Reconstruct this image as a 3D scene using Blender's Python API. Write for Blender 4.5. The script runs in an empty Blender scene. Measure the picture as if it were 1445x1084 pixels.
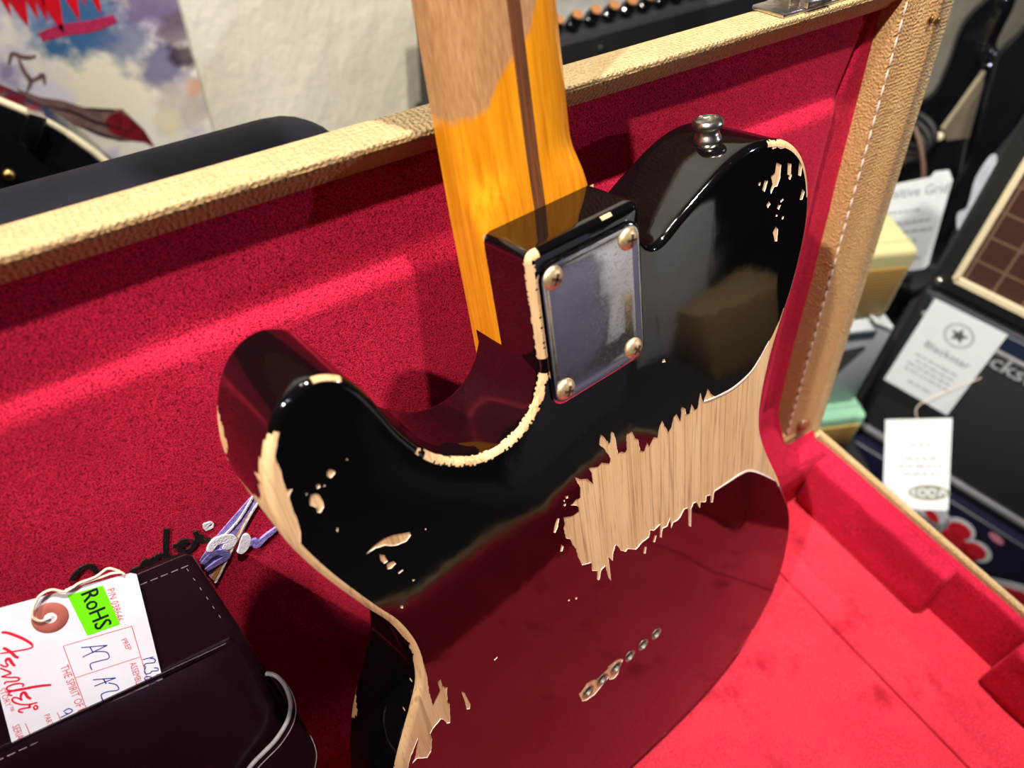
import bpy, bmesh, math, random
import numpy as np
from mathutils import Vector, Matrix, noise
from mathutils.geometry import delaunay_2d_cdt

random.seed(4)
scene = bpy.context.scene
COL = scene.collection
# world frame: origin at the right-hand hinge corner of the guitar case (case rim height), x along the
# case to the right, y away from the viewer towards the back wall, z up; metres
# ------------------------------------------------------------------ camera
cam_d = bpy.data.cameras.new('camera')
cam_d.sensor_width = 36.0
cam_d.lens = 36.0 * 1103.3 / 1445.0
cam_d.clip_start = 0.01
cam_d.dof.use_dof = True
cam_d.dof.focus_distance = 0.36
cam_d.dof.aperture_fstop = 7.6
cam = bpy.data.objects.new('camera', cam_d)
COL.objects.link(cam)
_R = ((0.83073, -0.55516, 0.04102), (-0.39096, -0.63431, -0.66694), (0.39628, 0.53801, -0.74399))
_m = Matrix.Identity(4)
for i in range(3):
    _m[i][0] = _R[0][i]; _m[i][1] = -_R[1][i]; _m[i][2] = -_R[2][i]
_m.translation = (-0.46102, -0.18587, 0.50289)
cam.matrix_world = _m
scene.camera = cam

# ------------------------------------------------------------------ world, lights, exposure
wd = bpy.data.worlds.new('world'); scene.world = wd
wd.use_nodes = True
wd.node_tree.nodes['Background'].inputs[0].default_value = (0.8, 0.85, 1.0, 1)
wd.node_tree.nodes['Background'].inputs[1].default_value = 0.05
scene.view_settings.view_transform = 'Standard'
scene.view_settings.look = 'None'
scene.view_settings.gamma = 1.0
scene.view_settings.use_curve_mapping = False
scene.view_settings.exposure = 0.0

def lamp(name, kind, loc, energy, color, size, target=None, angle=None, blend=0.3):
    d = bpy.data.lights.new(name, kind); d.energy = energy; d.color = color
    if kind == 'AREA': d.shape = 'DISK'; d.size = size
    else: d.shadow_soft_size = size
    if kind == 'SPOT': d.spot_size = angle; d.spot_blend = blend
    o = bpy.data.objects.new(name, d); COL.objects.link(o); o.location = loc
    t = Vector(target) if target else Vector((loc[0], loc[1], 0))
    o.rotation_euler = (t - Vector(loc)).to_track_quat('-Z', 'Y').to_euler()
    return o
CEIL = 1.92; FLOOR = -0.75
KEY = (-0.19, -0.07, CEIL - 0.07)            # nearly overhead
SIDE = (-1.70, -0.42, CEIL - 0.07)           # far to the left, lights the lid lining
WALL_LAMP = (2.42, -1.93, 1.15)              # cool lamp on the right wall
lamp('key_spotlight', 'SPOT', KEY, 178, (1.0, 0.95, 0.86), 0.022, (-0.15, 0.0, 0.0), math.radians(100), 0.7)
lamp('side_spotlight', 'SPOT', SIDE, 300, (1.0, 0.94, 0.85), 0.026, (-0.28, 0.22, 0.55), math.radians(31), 0.6)
lamp('wall_lamp_light', 'SPOT', (WALL_LAMP[0] - 0.08, WALL_LAMP[1], WALL_LAMP[2]), 95, (0.78, 0.78, 1.0), 0.03, (-0.35, 0.05, 0.3), math.radians(60), 0.6)
FILL_SPOTS = [(-1.3, -0.9), (1.25, -0.45), (0.62, -0.75), (-0.5, 0.25)]  # unseen fill lamps, added to brighten the amplifiers, reflected boxes and room
SPOT_E = [4, 85, 300, 8]
AIM = {1: ((0.62, 0.25, -0.3), 50), 2: ((1.12, -1.72, -0.4), 34)}
for i, ((x, y), e) in enumerate(zip(FILL_SPOTS, SPOT_E)):
    tgt, ang = AIM.get(i, ((x, y, 0), 130))
    lamp('fill_spotlight', 'SPOT', (x, y, CEIL - 0.07), e, (1.0, 0.93, 0.84), 0.04, tgt, math.radians(ang), 0.5)
lamp('blue_accent', 'SPOT', (-1.1, -1.5, CEIL - 0.07), 3, (0.25, 0.2, 1.0), 0.03, (-0.4, 0, 0.3), math.radians(70), 0.4)

# ------------------------------------------------------------------ helpers
ORG = {}
def setp(o, label=None, cat=None, group=None, kind=None):
    if label: o['label'] = label
    if cat: o['category'] = cat
    if group: o['group'] = group
    if kind: o['kind'] = kind
    return o
def empty(name, loc, label, cat, group=None, matrix=None):
    o = bpy.data.objects.new(name, None); COL.objects.link(o)
    o.empty_display_size = 0.02
    if matrix is not None: o.matrix_world = matrix; ORG[o.name] = Vector((0, 0, 0))
    else: o.location = loc; ORG[o.name] = Vector(loc)
    return setp(o, label, cat, group)
def mk(name, verts, faces, mats, parent=None, smooth=None, midx=None):
    """one mesh object; verts in world metres (or in the parent's frame when the parent is placed by a matrix)"""
    org = ORG[parent.name] if parent else Vector((0, 0, 0))
    me = bpy.data.meshes.new(name)
    me.from_pydata([tuple(Vector(v) - org) for v in verts], [], faces)
    if not isinstance(mats, (list, tuple)): mats = [mats]
    for m in mats: me.materials.append(m)
    if midx is not None: me.polygons.foreach_set('material_index', midx)
    me.update()
    if smooth is not None:
        me.polygons.foreach_set('use_smooth', [True] * len(me.polygons))
        me.set_sharp_from_angle(angle=math.radians(smooth))
    o = bpy.data.objects.new(name, me); COL.objects.link(o)
    if parent: o.parent = parent
    ORG[o.name] = org
    return o
def from_bm(name, bm, mats, parent=None, smooth=35):
    bm.verts.index_update()
    bmesh.ops.recalc_face_normals(bm, faces=bm.faces)
    v = [tuple(x.co) for x in bm.verts]; f = [[q.index for q in p.verts] for p in bm.faces]
    mi = [p.material_index for p in bm.faces]
    bm.free()
    return mk(name, v, f, mats, parent, smooth, mi)
def bm_box(bm, c, d, rot=None, bevel=0.0, seg=2, mat=0):
    """box of size d centred on c, rot = 3x3, rounded edges"""
    t = bmesh.new()
    bmesh.ops.create_cube(t, size=1.0)
    for v in t.verts: v.co = Vector((v.co.x * d[0], v.co.y * d[1], v.co.z * d[2]))
    if bevel > 0: bmesh.ops.bevel(t, geom=list(t.edges), offset=bevel, segments=seg, affect='EDGES', profile=0.5)
    R = rot if rot is not None else Matrix.Identity(3)
    vs = [bm.verts.new(R @ v.co + Vector(c)) for v in t.verts]
    t.verts.index_update()
    for f in t.faces:
        nf = bm.faces.new([vs[q.index] for q in f.verts]); nf.material_index = mat
    t.free()
def box(name, c, d, mats, parent=None, rot=None, bevel=0.002, seg=2, smooth=35):
    bm = bmesh.new(); bm_box(bm, c, d, rot, bevel, seg)
    return from_bm(name, bm, mats, parent, smooth)
def yawm(deg): return Matrix.Rotation(math.radians(deg), 3, 'Z')
def frame(o, x, y):
    """local frame -> world mapper: (u, v, w) with w along x cross y"""
    o = Vector(o); x = Vector(x).normalized(); y = Vector(y); y = (y - x * y.dot(x)).normalized(); z = x.cross(y)
    return lambda u, v, w=0.0: o + x * u + y * v + z * w
def resample(pts, step, closed=False):
    out = []; n = len(pts); m = n if closed else n - 1
    for i in range(m):
        a = Vector(pts[i]); b = Vector(pts[(i + 1) % n]); k = max(1, int((b - a).length / step))
        for j in range(k): out.append(a.lerp(b, j / k))
    if not closed: out.append(Vector(pts[-1]))
    return out
def catmull(P, closed=False, sub=6):
    P = [Vector(p) for p in P]; n = len(P); out = []
    for i in range(n if closed else n - 1):
        g = lambda k: P[k % n] if closed else P[min(max(k, 0), n - 1)]
        p0, p1, p2, p3 = g(i - 1), g(i), g(i + 1), g(i + 2)
        for s in range(sub):
            t = s / sub
            out.append(0.5 * ((2 * p1) + (p2 - p0) * t + (2 * p0 - 5 * p1 + 4 * p2 - p3) * t * t + (3 * p1 - p0 - 3 * p2 + p3) * t ** 3))
    if not closed: out.append(P[-1])
    return out
def ribbon(V, F, pts, width, mp, h0, h1, curve=True, taper=0.0):
    """flat raised stroke: 2D points, mapped by mp(u, v, w); sides from height h0 to h1"""
    P = catmull(pts, sub=5) if curve and len(pts) > 2 else [Vector(p) for p in pts]
    n = len(P); b0 = len(V)
    for i, p in enumerate(P):
        t = (P[min(i + 1, n - 1)] - P[max(i - 1, 0)])
        t = t.normalized() if t.length > 1e-9 else Vector((1, 0))
        nn = Vector((-t.y, t.x)); w = width * 0.5 * (1 - taper * abs(2 * i / max(1, n - 1) - 1) ** 2)
        for s, h in ((1, h0), (1, h1), (-1, h1), (-1, h0)):
            q = p + nn * (w * s); V.append(mp(q.x, q.y, h))
    for i in range(n - 1):
        a = b0 + i * 4; b = a + 4
        for k in range(3): F.append([a + k, b + k, b + k + 1, a + k + 1])
    F.append([b0, b0 + 1, b0 + 2, b0 + 3]); e = b0 + (n - 1) * 4; F.append([e + 3, e + 2, e + 1, e])
def strokes(name, lines, width, mp, h0, h1, mat, parent, taper=0.0, curve=True):
    V, F = [], []
    for l in lines: ribbon(V, F, l, width, mp, h0, h1, curve, taper)
    return mk(name, V, F, mat, parent)
def prism(V, F, poly, mp, h0, h1):
    """closed 2D polygon extruded between two heights"""
    b = len(V); n = len(poly)
    for h in (h0, h1):
        for p in poly: V.append(mp(p[0], p[1], h))
    F.append([b + i for i in range(n)][::-1]); F.append([b + n + i for i in range(n)])
    for i in range(n): j = (i + 1) % n; F.append([b + i, b + j, b + n + j, b + n + i])
def tube(name, pts, r, mat, parent=None, seg=8, closed=False, sub=5):
    P = catmull(pts, closed, sub); n = len(P); V, F = [], []
    up = Vector((0.13, 0.21, 1)).normalized()
    for i, p in enumerate(P):
        t = (P[(i + 1) % n] - P[i - 1]) if closed else (P[min(i + 1, n - 1)] - P[max(i - 1, 0)])
        t = t.normalized(); a = t.cross(up)
        a = a.normalized() if a.length > 1e-5 else t.orthogonal().normalized(); b = t.cross(a)
        for k in range(seg):
            th = 2 * math.pi * k / seg; V.append(p + a * (r * math.cos(th)) + b * (r * math.sin(th)))
    for i in range(n if closed else n - 1):
        for k in range(seg):
            a0 = i * seg + k; a1 = i * seg + (k + 1) % seg; j = (i + 1) % n
            F.append([a0, a1, j * seg + (k + 1) % seg, j * seg + k])
    if not closed:
        F.append(list(range(seg))[::-1]); F.append([(n - 1) * seg + k for k in range(seg)])
    return mk(name, V, F, mat, parent, 60)
def lathe(V, F, prof, mp, seg=24, cap=True):
    """profile of (radius, height) spun about the w axis of mp"""
    b = len(V)
    for r, h in prof:
        for k in range(seg):
            t = 2 * math.pi * k / seg; V.append(mp(r * math.cos(t), r * math.sin(t), h))
    for i in range(len(prof) - 1):
        for k in range(seg):
            F.append([b + i * seg + k, b + i * seg + (k + 1) % seg, b + (i + 1) * seg + (k + 1) % seg, b + (i + 1) * seg + k])
    if cap:
        F.append([b + k for k in range(seg)][::-1]); F.append([b + (len(prof) - 1) * seg + k for k in range(seg)])
def text2d(body, shear=0.0):
    """outline mesh of a text: 2D verts normalised to x 0..1, real aspect kept, plus faces"""
    cu = bpy.data.curves.new('t', 'FONT'); cu.body = body; cu.resolution_u = 2; cu.shear = shear
    o = bpy.data.objects.new('t', cu); COL.objects.link(o)
    me = o.to_mesh(); v = [(q.co.x, q.co.y) for q in me.vertices]; f = [list(p.vertices) for p in me.polygons]
    o.to_mesh_clear(); bpy.data.objects.remove(o); bpy.data.curves.remove(cu)
    x0 = min(a for a, _ in v); x1 = max(a for a, _ in v); w = max(1e-6, x1 - x0)
    return [((a - x0) / w, b / w) for a, b in v], f
def add_text(V, F, body, length, mp, h, vscale=1.0, shear=0.0, bold=0.0):
    v, f = text2d(body, shear); b = len(V)
    for p in v: V.append(mp(p[0] * length, p[1] * length * vscale, h))
    for q in f: F.append([b + i for i in q])
def text(name, body, length, mp, h, mat, parent, vscale=1.0, shear=0.0):
    V, F = [], []; add_text(V, F, body, length, mp, h, vscale, shear)
    return mk(name, V, F, mat, parent)
def grid(name, nu, nv, fn, mat, parent=None, smooth=60):
    V = [fn(i / nu, j / nv) for j in range(nv + 1) for i in range(nu + 1)]
    F = [[j * (nu + 1) + i, j * (nu + 1) + i + 1, (j + 1) * (nu + 1) + i + 1, (j + 1) * (nu + 1) + i] for j in range(nv) for i in range(nu)]
    return mk(name, V, F, mat, parent, smooth)
def sm(a, b, x):
    t = min(1, max(0, (x - a) / (b - a))); return t * t * (3 - 2 * t)

# ------------------------------------------------------------------ materials
def srgb(r, g, b):
    f = lambda c: (c / 12.92 if c <= 0.04045 else ((c + 0.055) / 1.055) ** 2.4)
    return (f(r / 255), f(g / 255), f(b / 255), 1)
class MT:
    def __init__(s, name):
        s.m = bpy.data.materials.new(name); s.m.use_nodes = True; s.t = s.m.node_tree
        s.b = s.t.nodes['Principled BSDF']; s.tc = s.t.nodes.new('ShaderNodeTexCoord')
    def n(s, k, **kw):
        q = s.t.nodes.new(k)
        for a, v in kw.items(): setattr(q, a, v)
        return q
    def l(s, a, b): s.t.links.new(a, b)
    def coords(s, scale=(1, 1, 1), rot=(0, 0, 0)):
        q = s.n('ShaderNodeMapping'); q.inputs['Scale'].default_value = scale; q.inputs['Rotation'].default_value = rot
        s.l(s.tc.outputs['Object'], q.inputs['Vector']); return q.outputs['Vector']
    def noise(s, vec, scale, detail=2, rough=0.5):
        q = s.n('ShaderNodeTexNoise'); q.inputs['Scale'].default_value = scale; q.inputs['Detail'].default_value = detail
        q.inputs['Roughness'].default_value = rough; s.l(vec, q.inputs['Vector']); return q.outputs['Fac']
    def ramp(s, fac, stops, interp='LINEAR'):
        q = s.n('ShaderNodeValToRGB'); q.color_ramp.interpolation = interp; e = q.color_ramp.elements
        while len(e) < len(stops): e.new(0.5)
        for k, (p, c) in enumerate(stops): e[k].position = p; e[k].color = c
        s.l(fac, q.inputs['Fac']); return q.outputs['Color']
    def mix(s, fac, a, b, mode='MIX'):
        q = s.n('ShaderNodeMix', data_type='RGBA', blend_type=mode)
        for sock, v in ((q.inputs[0], fac), (q.inputs[6], a), (q.inputs[7], b)):
            if isinstance(v, (int, float)): sock.default_value = v
            elif isinstance(v, tuple): sock.default_value = v
            else: s.l(v, sock)
        return q.outputs[2]
    def math(s, op, a, b=0.0):
        q = s.n('ShaderNodeMath', operation=op)
        for sock, v in ((q.inputs[0], a), (q.inputs[1], b)):
            if isinstance(v, (int, float)): sock.default_value = v
            else: s.l(v, sock)
        return q.outputs[0]
    def bump(s, h, strength, dist=0.001, normal=None):
        q = s.n('ShaderNodeBump'); q.inputs['Strength'].default_value = strength; q.inputs['Distance'].default_value = dist
        s.l(h, q.inputs['Height'])
        if normal is not None: s.l(normal, q.inputs['Normal'])
        s.l(q.outputs['Normal'], s.b.inputs['Normal']); return q.outputs['Normal']
    def base(s, c):
        if isinstance(c, tuple): s.b.inputs['Base Color'].default_value = c
        else: s.l(c, s.b.inputs['Base Color'])
    def set(s, **kw):
        for k, v in kw.items():
            sock = s.b.inputs[k.replace('_', ' ')]
            if hasattr(v, 'links'): s.l(v, sock)
            else: sock.default_value = v
        return s
def simple(name, c, rough=0.5, metal=0.0, var=0.12, scale=60, bump=0.0, bscale=400, coat=0.0, spec=0.5):
    m = MT(name); v = m.coords(); n = m.noise(v, scale, 3)
    d = tuple(x * (1 - var) for x in c[:3]) + (1,); l = tuple(min(1, x * (1 + var)) for x in c[:3]) + (1,)
    m.base(m.ramp(n, [(0.3, d), (0.7, l)])); m.set(Roughness=rough, Metallic=metal, Coat_Weight=coat, Specular_IOR_Level=spec)
    if bump: m.bump(m.noise(v, bscale, 2), bump)
    return m.m

def velvet(name, dark, mid, blotch=0.0, fold=0.0):
    m = MT(name); v = m.coords(); fine = m.noise(v, 1500, 2, 0.6); weave = m.noise(m.coords((900, 260, 260)), 1.0, 2)
    c = m.ramp(fine, [(0.36, dark), (0.60, mid)])
    big = m.noise(v, 16, 3, 0.55)
    c = m.mix(m.ramp(big, [(0.35, (0, 0, 0, 1)), (0.7, (0.35, 0.35, 0.35, 1))]), c, dark)
    if blotch:
        bl = m.noise(m.coords((30, 22, 22)), 1.0, 4, 0.62)
        c = m.mix(m.ramp(bl, [(0.58, (0, 0, 0, 1)), (0.70, (blotch,) * 3 + (1,))]), c, tuple(x * 0.75 for x in dark[:3]) + (1,))
    m.base(c)
    m.set(Roughness=0.85, Sheen_Weight=0.28, Sheen_Roughness=0.4, Sheen_Tint=(1.0, 0.10, 0.17, 1), Specular_IOR_Level=0.1)
    m.bump(m.math('ADD', fine, m.math('MULTIPLY', weave, 0.5)), 0.5, 0.0006)
    return m.m
VELVET = velvet('red_velvet', (0.15, 0.001, 0.010, 1), (0.76, 0.022, 0.072, 1))
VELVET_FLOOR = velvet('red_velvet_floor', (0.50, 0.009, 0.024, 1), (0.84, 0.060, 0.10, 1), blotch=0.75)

def tolex(name, c1, c2):
    m = MT(name); v = m.coords()
    vo = m.n('ShaderNodeTexVoronoi'); vo.inputs['Scale'].default_value = 620; m.l(v, vo.inputs['Vector'])
    nz = m.noise(v, 900, 3, 0.65); big = m.noise(v, 40, 3)
    m.base(m.mix(m.ramp(big, [(0.3, (0, 0, 0, 1)), (0.75, (0.5, 0.5, 0.5, 1))]), m.ramp(nz, [(0.3, c2), (0.65, c1)]), c2))
    m.set(Roughness=0.55, Specular_IOR_Level=0.35)
    sp = m.n('ShaderNodeSeparateXYZ'); m.l(m.tc.outputs['Object'], sp.inputs[0])
    ph = m.math('MULTIPLY', m.noise(v, 130, 2), 6.0)
    wx = m.math('SINE', m.math('ADD', m.math('MULTIPLY', sp.outputs['X'], 2500.0), ph))
    wz = m.math('SINE', m.math('ADD', m.math('MULTIPLY', m.math('ADD', sp.outputs['Z'], sp.outputs['Y']), 2500.0), ph))
    h = m.math('ADD', m.math('MULTIPLY', m.math('MAXIMUM', wx, wz), 0.3), m.math('ADD', vo.outputs['Distance'], nz))
    m.bump(h, 0.9, 0.0009)
    return m.m
TOLEX = tolex('blonde_tolex', srgb(208, 183, 136), srgb(172, 142, 96))
TOLEX_IN = tolex('tan_binding', srgb(196, 156, 104), srgb(176, 134, 84))

def lacquer():
    m = MT('black_lacquer'); v = m.coords()
    m.base((0.0022, 0.0018, 0.0022, 1))
    dust = m.noise(v, 900, 2, 0.7)
    rr = m.ramp(m.noise(v, 30, 4, 0.6), [(0.4, (0.035,) * 3 + (1,)), (0.75, (0.10,) * 3 + (1,))])
    m.set(Roughness=rr, Specular_IOR_Level=0.5, IOR=1.85)
    sc = m.noise(m.coords((260, 18, 60), (0, 0, 0.2)), 1.0, 4, 0.6)
    m.bump(m.math('ADD', m.math('MULTIPLY', m.noise(v, 60, 2), 0.6), m.math('MULTIPLY', sc, 0.08)), 0.08, 0.001)
    return m.m
LACQUER = lacquer()
def ash(name, light, mid, dark, gray):
    m = MT(name)
    g1 = m.noise(m.coords((110, 5, 110)), 1.0, 3, 0.55)
    g2 = m.noise(m.coords((900, 30, 900)), 1.0, 3, 0.7)
    pat = m.noise(m.coords((40, 14, 40)), 1.0, 3)
    c = m.ramp(g1, [(0.25, mid), (0.60, light)])
    c = m.mix(m.ramp(g2, [(0.54, (0, 0, 0, 1)), (0.72, (0.6, 0.6, 0.6, 1))]), c, dark)
    lines = m.ramp(m.noise(m.coords((95, 1.6, 95)), 1.0, 3, 0.5), [(0.475, (0, 0, 0, 1)), (0.49, (0.6, 0.6, 0.6, 1)), (0.505, (0, 0, 0, 1)), (0.56, (0, 0, 0, 1)), (0.572, (0.5, 0.5, 0.5, 1)), (0.584, (0, 0, 0, 1))])
    c = m.mix(lines, c, dark)
    c = m.mix(m.ramp(pat, [(0.58, (0, 0, 0, 1)), (0.75, (0.55, 0.55, 0.55, 1))]), c, gray)
    m.base(c); m.set(Roughness=0.6, Specular_IOR_Level=0.3)
    m.bump(g2, 0.35, 0.0005)
    return m.m
ASH = ash('bare_ash_wood', srgb(222, 184, 138), srgb(200, 156, 108), srgb(140, 98, 60), srgb(140, 128, 112))
PRIMER = simple('pale_primer', srgb(236, 222, 214), 0.5)
def maple():
    m = MT('aged_maple_neck'); v = m.coords()
    g = m.noise(m.coords((420, 22, 420)), 1.0, 4, 0.62); g3 = m.noise(m.coords((1500, 160, 1500)), 1.0, 2)
    amber = m.ramp(g, [(0.25, srgb(190, 108, 12)), (0.7, srgb(226, 148, 28))])
    bare = m.ramp(g3, [(0.25, srgb(150, 104, 66)), (0.75, srgb(192, 144, 98))])
    bare = m.mix(m.ramp(g, [(0.3, (0.5,) * 3 + (1,)), (0.6, (0, 0, 0, 1))]), bare, srgb(146, 98, 60))
    # lacquer worn away towards the nut: threshold on y that follows x, ragged by noise
    sep = m.n('ShaderNodeSeparateXYZ'); m.l(m.tc.outputs['Object'], sep.inputs[0])
    q = m.n('ShaderNodeMapRange'); q.inputs['From Min'].default_value = -0.034; q.inputs['From Max'].default_value = 0.034
    m.l(sep.outputs['X'], q.inputs['Value'])
    thr = m.ramp(q.outputs[0], [(0.0, (0.62,) * 3 + (1,)), (0.07, (0.56,) * 3 + (1,)), (0.28, (0.53,) * 3 + (1,)), (0.34, (0.45,) * 3 + (1,)), (0.5, (0.35,) * 3 + (1,)), (0.6, (0.28,) * 3 + (1,)), (0.7, (0.10,) * 3 + (1,)), (0.85, (0.0,) * 3 + (1,))])
    yy = m.n('ShaderNodeMapRange'); yy.inputs['From Min'].default_value = -0.09; yy.inputs['From Max'].default_value = -0.0; m.l(sep.outputs['Y'], yy.inputs['Value'])
    d = m.math('SUBTRACT', m.math('ADD', thr, m.math('MULTIPLY', m.math('SUBTRACT', m.noise(v, 90, 3), 0.5), 0.12)), yy.outputs[0])
    mask = m.ramp(m.math('ADD', m.math('MULTIPLY', d, 9.0), 0.5), [(0.35, (0, 0, 0, 1)), (0.65, (1, 1, 1, 1))])
    m.base(m.mix(mask, amber, bare))
    m.set(Roughness=m.mix(mask, (0.16,) * 3 + (1,), (0.42,) * 3 + (1,)), Specular_IOR_Level=0.45)
    m.bump(g3, 0.05, 0.0004)
    return m.m
MAPLE = maple()
WALNUT = ash('walnut_stripe', srgb(112, 62, 26), srgb(92, 46, 18), srgb(50, 24, 10), srgb(84, 50, 30))
def chrome():
    m = MT('scuffed_chrome'); v = m.coords()
    m.base((0.62, 0.62, 0.66, 1)); w = m.noise(v, 32, 2); s = m.noise(v, 900, 3, 0.7)
    m.set(Metallic=1.0, Roughness=m.ramp(s, [(0.5, (0.06,) * 3 + (1,)), (0.75, (0.3,) * 3 + (1,))]))
    m.bump(m.math('ADD', m.math('MULTIPLY', w, 1.0), m.math('MULTIPLY', s, 0.01)), 0.10, 0.004)
    return m.m
CHROME = chrome()
NICKEL = simple('worn_nickel', srgb(196, 188, 176), 0.28, 1.0, 0.2, 300, 0.1, 500)
SCREW = simple('aged_nickel_screw', srgb(226, 200, 154), 0.45, 0.85, 0.3, 500, 0.15, 900)
SLOT = simple('rusty_slot', srgb(58, 30, 14), 0.8, 0.0, 0.3, 600)
BRASS = simple('aged_brass', srgb(190, 150, 90), 0.35, 1.0, 0.3, 500)
STEEL_RING = simple('dull_steel', srgb(190, 182, 168), 0.4, 1.0, 0.25, 500)
LEATHER = simple('dark_leather', (0.008, 0.002, 0.0035, 1), 0.26, 0, 0.08, 60, 0.05, 1600)
LEATHER_EDGE = simple('grey_leather_edge', srgb(140, 138, 140), 0.4, 0, 0.15, 300)
THREAD = simple('pale_thread', srgb(222, 205, 190), 0.7, 0, 0.1, 900)
THREAD_DARK = simple('dusty_thread', srgb(120, 104, 112), 0.7, 0, 0.25, 900)
PAPER = simple('white_card', srgb(222, 220, 230), 0.5, 0, 0.03, 80)
PAPER2 = simple('white_label', srgb(226, 230, 234), 0.45, 0, 0.02, 60)
INK_RED = simple('red_ink', srgb(205, 22, 48), 0.5, 0, 0.05, 300)
INK_LINE = simple('thin_red_ink', srgb(206, 60, 74), 0.5)
INK_BLUE = simple('blue_pen', srgb(22, 42, 130), 0.4)
INK_BLACK = simple('black_ink', srgb(16, 16, 16), 0.5)
INK_GREY = simple('grey_print', srgb(120, 122, 126), 0.5)
GREEN = simple('green_sticker', srgb(110, 226, 20), 0.35, 0, 0.04, 60)
RING = simple('brown_card_ring', srgb(168, 92, 80), 0.6, 0, 0.1, 300)
STRING = simple('cream_string', srgb(232, 214, 196), 0.8, 0, 0.12, 900, 0.5, 2000)
TH_BLACK = simple('black_embroidery', srgb(14, 8, 10), 0.6, 0, 0.3, 900, 0.6, 1500)
TH_LAV = simple('lavender_embroidery', srgb(142, 130, 205), 0.55, 0, 0.35, 500, 0.6, 1500)
TH_WHITE = simple('white_embroidery', srgb(236, 232, 244), 0.55, 0, 0.08, 500, 0.6, 1500)
TH_GOLD = simple('gold_embroidery', srgb(190, 132, 62), 0.55, 0, 0.2, 500, 0.6, 1500)

# ================================================================== THE ROOM
def plaster(name, c1, c2, s=0.35):
    m = MT(name); v = m.coords()
    a = m.noise(m.coords((26, 26, 14)), 1.0, 4, 0.6); b = m.noise(v, 7, 3)
    m.base(m.ramp(b, [(0.3, c2), (0.7, c1)])); m.set(Roughness=0.55, Specular_IOR_Level=0.35)
    m.bump(a, s, 0.012)
    return m.m
WALLM = plaster('cream_painted_wall', srgb(226, 221, 204), srgb(214, 208, 188))
CEILM = plaster('ceiling_white', srgb(150, 146, 140), srgb(140, 136, 130), 0.1)
FLOORM = simple('grey_carpet', srgb(46, 42, 44), 0.9, 0, 0.25, 120, 0.4, 300)
DARKWALL = plaster('brown_slat_wall', srgb(74, 64, 50), srgb(58, 50, 40), 0.1)
X0, X1, Y0, Y1 = -3.0, 2.5, -2.7, 0.78
def slab(name, a, b, mat):
    a = Vector(a); b = Vector(b); o = box(name, (a + b) / 2, b - a, mat, None, None, 0.0); o['kind'] = 'structure'; return o
slab('floor', (X0, Y0, FLOOR - 0.05), (X1, Y1, FLOOR), FLOORM)
slab('ceiling', (X0, Y0, CEIL), (X1, Y1, CEIL + 0.05), CEILM)
slab('wall_back', (X0, Y1, FLOOR), (X1, Y1 + 0.05, CEIL), WALLM)
slab('wall_front', (X0, Y0 - 0.05, FLOOR), (X1, Y0, CEIL), DARKWALL)
slab('wall_left', (X0 - 0.05, Y0, FLOOR), (X0, Y1, CEIL), DARKWALL)
slab('wall_right', (X1, Y0, FLOOR), (X1 + 0.05, Y1, CEIL), DARKWALL)
WHITE_METAL = simple('white_metal', srgb(230, 230, 228), 0.4)
BULB = MT('lamp_glow'); BULB.base((1, 1, 1, 1)); BULB.set(Emission_Color=(1, 0.93, 0.84, 1), Emission_Strength=6.0); BULB = BULB.m
def ceiling_spot(x, y, label):
    t = empty('ceiling_spotlight', (x, y, CEIL), label, 'ceiling light', 'ceiling spotlights')
    V, F = [], []
    lathe(V, F, [(0.030, -0.052), (0.034, -0.054), (0.040, -0.05), (0.046, -0.004), (0.05, 0.0)], frame((x, y, CEIL), (1, 0, 0), (0, 1, 0)), 24, False)
    mk('housing', V, F, WHITE_METAL, t, 40)
    V, F = [], []
    lathe(V, F, [(0.0301, -0.03), (0.026, -0.034), (0.001, -0.036)], frame((x, y, CEIL), (1, 0, 0), (0, 1, 0)), 24, False)
    mk('lamp_lens', V, F, BULB, t, 40)
ceiling_spot(KEY[0], KEY[1], 'white ceiling spotlight above the open guitar case')
ceiling_spot(SIDE[0], SIDE[1], 'white ceiling spotlight left of the case, beaming at its lid')
ceiling_spot(-1.1, -1.5, 'white ceiling spotlight with a blue lamp')
WL = empty('wall_lamp', (X1, WALL_LAMP[1], WALL_LAMP[2]), 'small round white lamp on the right wall', 'wall light')
V, F = [], []; lathe(V, F, [(0.05, 0.0), (0.05, 0.02), (0.044, 0.05), (0.036, 0.075)], frame((X1, WALL_LAMP[1], WALL_LAMP[2]), (0, 0, 1), (0, 1, 0)), 24, False); mk('housing', V, F, WHITE_METAL, WL, 40)
V, F = [], []; lathe(V, F, [(0.0361, 0.072), (0.03, 0.07), (0.0005, 0.068)], frame((X1, WALL_LAMP[1], WALL_LAMP[2]), (0, 0, 1), (0, 1, 0)), 24, False); mk('lamp_lens', V, F, BULB, WL, 40)
for (x, y), w in zip(FILL_SPOTS, ('towards the left wall', 'above the stacked amplifiers', 'aimed at the reflected boxes on the floor', 'above the cloud poster')):
    ceiling_spot(x, y, 'added white ceiling fill spotlight ' + w)  # housings for the added fill lamps

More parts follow.
